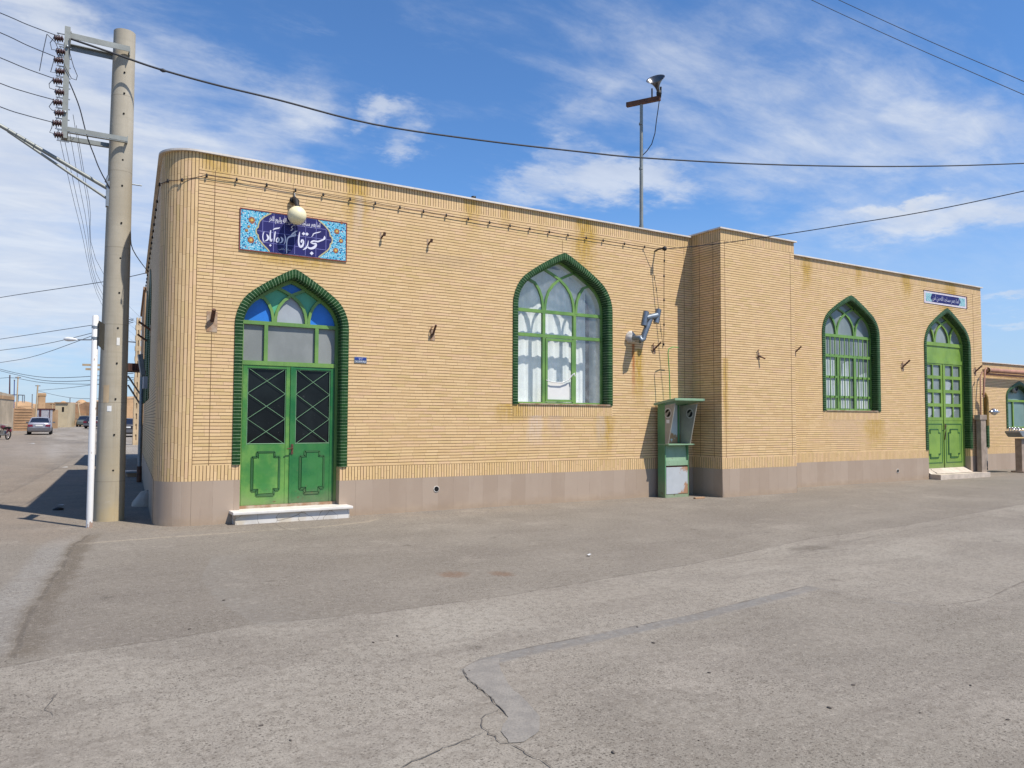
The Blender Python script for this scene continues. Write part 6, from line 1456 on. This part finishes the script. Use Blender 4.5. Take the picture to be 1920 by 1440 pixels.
q = at(1312, 935, 'z', 0); mb = MB(); mb.box((q.x-.16, q.y-.03, 0), (q.x+.14, q.y+.04, .035), None); tag(mb.build('brick_fragment', M['adobe_dk'], bevel=.006), 'dark brick fragment on the ground right of the telephone booth', 'brick')
q = at(109, 956, 'z', 0); mb = MB(); mb.lathe([(.0, 0), (.09, .003), (.1, .02), (.04, .05), (0, .055)], q, (0, 0, 1), 8); tag(mb.build('dark_rag', M['black']), 'crumpled dark rag on the shaded street near the white post', 'rag')
bd = thing('roof_fitting', 'tiny dark fitting on the coping above the large window', 'fitting', at(888, 373, 'y', .0)); q = at(888, 372, 'y', .05)
mb = MB(); mb.lathe([(.03, -.06), (.05, 0), (.05, .04), (.0, .05)], q, (0, 0, 1), 8); mb.build('fitting_cap', M['black'], bd)

# ------------------------------------------------------------------ sky and sun
SUN = Vector((.5, -1., 1.75)).normalized(); el = math.asin(SUN.z); az = math.atan2(SUN.x, SUN.y)
w = bpy.data.worlds.new('World'); scene.world = w; w.use_nodes = True; t = w.node_tree; t.nodes.clear(); N = NT(t)
o = N.n('ShaderNodeOutputWorld'); bg = N.n('ShaderNodeBackground'); sky = N.n('ShaderNodeTexSky'); sky.sky_type = 'NISHITA'
sky.sun_disc = False; sky.sun_elevation = el; sky.sun_rotation = az; sky.altitude = 900; sky.air_density = 1.0; sky.dust_density = .4; sky.ozone_density = 2.2
D = N.coord('Generated'); dx_ = N.xyz(D)
azn = N.m('ARCTAN2', dx_[0], dx_[1]); eln = N.m('ARCSINE', dx_[2])
zz = N.m('ADD', N.m('MAXIMUM', dx_[2], 0.), .16)
pl_ = N.comb(N.m('DIVIDE', dx_[0], zz), N.m('DIVIDE', dx_[1], zz), 0.)
rot = N.n('ShaderNodeMapping'); rot.inputs['Rotation'].default_value = (0, 0, R(35)); rot.inputs['Scale'].default_value = (1., 2.1, 1.); N.put(rot.inputs['Vector'], pl_); pr_ = rot.outputs[0]
rot2 = N.n('ShaderNodeMapping'); rot2.inputs['Rotation'].default_value = (0, 0, R(75)); rot2.inputs['Scale'].default_value = (1., 3.2, 1.); N.put(rot2.inputs['Vector'], pl_)
n1 = N.noise(pr_, 1.15, 7., .58, .5); n2 = N.noise(pr_, 3.2, 7., .62, .35); n3 = N.noise(pl_, 7., 6., .65, .2)
wa = N.m('MULTIPLY', N.m('SUBTRACT', N.noise(pl_, 3., 6., .65), .5), .20); wb = N.m('MULTIPLY', N.m('SUBTRACT', N.noise(N.vm('ADD', pl_, (5., 2., 0.)), 3., 6., .65), .5), .13)
def blob(u, v, ru, rv, ang, amp):
    d = ray(u, v).normalized(); a0 = math.atan2(d.x, d.y); e0 = math.asin(d.z)
    da = N.m('ADD', N.m('MULTIPLY', N.m('SUBTRACT', azn, a0), math.cos(e0)), wa); de = N.m('ADD', N.m('SUBTRACT', eln, e0), wb)
    ca, sa = math.cos(R(ang)), math.sin(R(ang))
    x = N.m('DIVIDE', N.m('ADD', N.m('MULTIPLY', da, ca), N.m('MULTIPLY', de, sa)), ru/FPX); y = N.m('DIVIDE', N.m('SUBTRACT', N.m('MULTIPLY', de, ca), N.m('MULTIPLY', da, sa)), rv/FPX)
    r2 = N.m('ADD', N.m('MULTIPLY', x, x), N.m('MULTIPLY', y, y)); return N.m('MULTIPLY', N.m('POWER', 2.718, N.m('MULTIPLY', r2, -1.)), amp)
BL = [(40, 430, 330, 330, 0, .62), (-150, 150, 300, 300, 0, .35), (100, 15, 140, 36, -20, .45), (360, 300, 240, 60, -14, .38), (560, 225, 50, 90, -35, .36), (480, 170, 160, 30, -25, .2), (1400, 120, 330, 80, -24, .30), (1180, 180, 160, 60, -30, .16), (900, 60, 200, 40, -15, .18), (1600, 240, 380, 80, -20, .22), (1870, 250, 160, 60, -10, .3), (1770, 400, 200, 34, -4, .50), (1640, 425, 260, 30, 0, .3), (1450, 330, 220, 50, -8, .25), (1870, 560, 60, 11, 0, .5), (1680, 378, 70, 11, 8, .5), (1890, 606, 50, 10, 0, .4), (1090, 225, 80, 34, 38, .30), (1500, 300, 200, 60, -10, .15), (150, 700, 260, 40, 0, -.25), (150, 570, 240, 80, 0, .15), (1720, 500, 330, 50, -4, .15),
      (640, 70, 330, 90, 0, -.22), (850, 130, 300, 60, 10, -.05), (1050, 420, 230, 26, 6, -.45), (690, 320, 200, 30, 10, -.2), (900, 280, 140, 30, 10, -.2), (1420, 420, 120, 30, 0, -.25), (1700, 330, 160, 20, 0, -.1)]
PUFF = [(735, 208, 85, 24, 4, .85), (700, 215, 50, 22, 30, .4), (770, 262, 42, 22, 10, .75), (1130, 335, 165, 42, 4, .85), (1200, 345, 90, 38, 0, .5), (1080, 280, 60, 22, 15, .45), (950, 345, 90, 26, 10, .45), (1720, 374, 60, 8, 10, .6)]
dens = None
for b_ in BL:
    x = blob(*b_); dens = x if dens is None else N.m('ADD', dens, x)
nz = N.m('ADD', N.m('ADD', N.m('MULTIPLY', N.m('SUBTRACT', n1, .5), .5), N.m('MULTIPLY', N.m('SUBTRACT', n2, .5), .6)), N.m('ADD', N.m('MULTIPLY', N.m('SUBTRACT', n3, .5), .26), N.m('MULTIPLY', N.m('SUBTRACT', N.noise(rot2.outputs[0], 4.5, 6., .65, .6), .5), .4)))
dens = N.m('ADD', dens, N.m('MULTIPLY', nz, N.ramp(eln, .08, .42, .3, 1.25)))
cov = N.ramp(dens, -.06, 1.0, 0., .9)
pd_ = None
for b_ in PUFF:
    x = blob(*b_); pd_ = x if pd_ is None else N.m('ADD', pd_, x)
pd_ = N.m('ADD', pd_, N.m('MULTIPLY', N.m('SUBTRACT', N.noise(pr_, 6.5, 7., .64, .4), .5), 1.15)); pd_ = N.m('ADD', pd_, N.m('MULTIPLY', N.m('SUBTRACT', n2, .5), .5))
cov = N.m('MAXIMUM', cov, N.ramp(pd_, .1, 1.15, 0., .72))
skyc = N.mix(1., sky.outputs[0], (.76, 1.12, 1.46), 'MULTIPLY')
skyc = N.mix(N.ramp(eln, .0, .30, .75, 0.), skyc, (4.0, 4.9, 6.3))
cloudc = N.mix(N.ramp(n2, .35, .7), (5.6, 6.05, 6.9), (6.6, 6.95, 7.5))
N.put(bg.inputs[0], N.mix(cov, skyc, cloudc)); bg.inputs[1].default_value = .09
N.put(o.inputs[0], bg.outputs[0])
sl = bpy.data.lights.new('sun', 'SUN'); sl.energy = 4.6; sl.angle = R(.55); sl.color = (1., .945, .86)
so = bpy.data.objects.new('sun', sl); COL.objects.link(so); so.location = (8, -20, 30); so.rotation_euler = SUN.to_track_quat('Z', 'Y').to_euler()

# ------------------------------------------------------------------ camera
cd = bpy.data.cameras.new('camera'); cd.sensor_fit = 'HORIZONTAL'; cd.sensor_width = 36; cd.lens = 36*FPX/1920; cd.clip_start = .1; cd.clip_end = 3000
co = bpy.data.objects.new('camera', cd); COL.objects.link(co)
co.matrix_world = Matrix(((CR.x, CU.x, -CF.x, CAM.x), (CR.y, CU.y, -CF.y, CAM.y), (CR.z, CU.z, -CF.z, CAM.z), (0, 0, 0, 1)))
scene.camera = co
scene.view_settings.view_transform = 'Standard'; scene.view_settings.look = 'None'; scene.view_settings.exposure = .42; scene.view_settings.gamma = 1
scene.cycles.max_bounces = 8; scene.cycles.transparent_max_bounces = 12
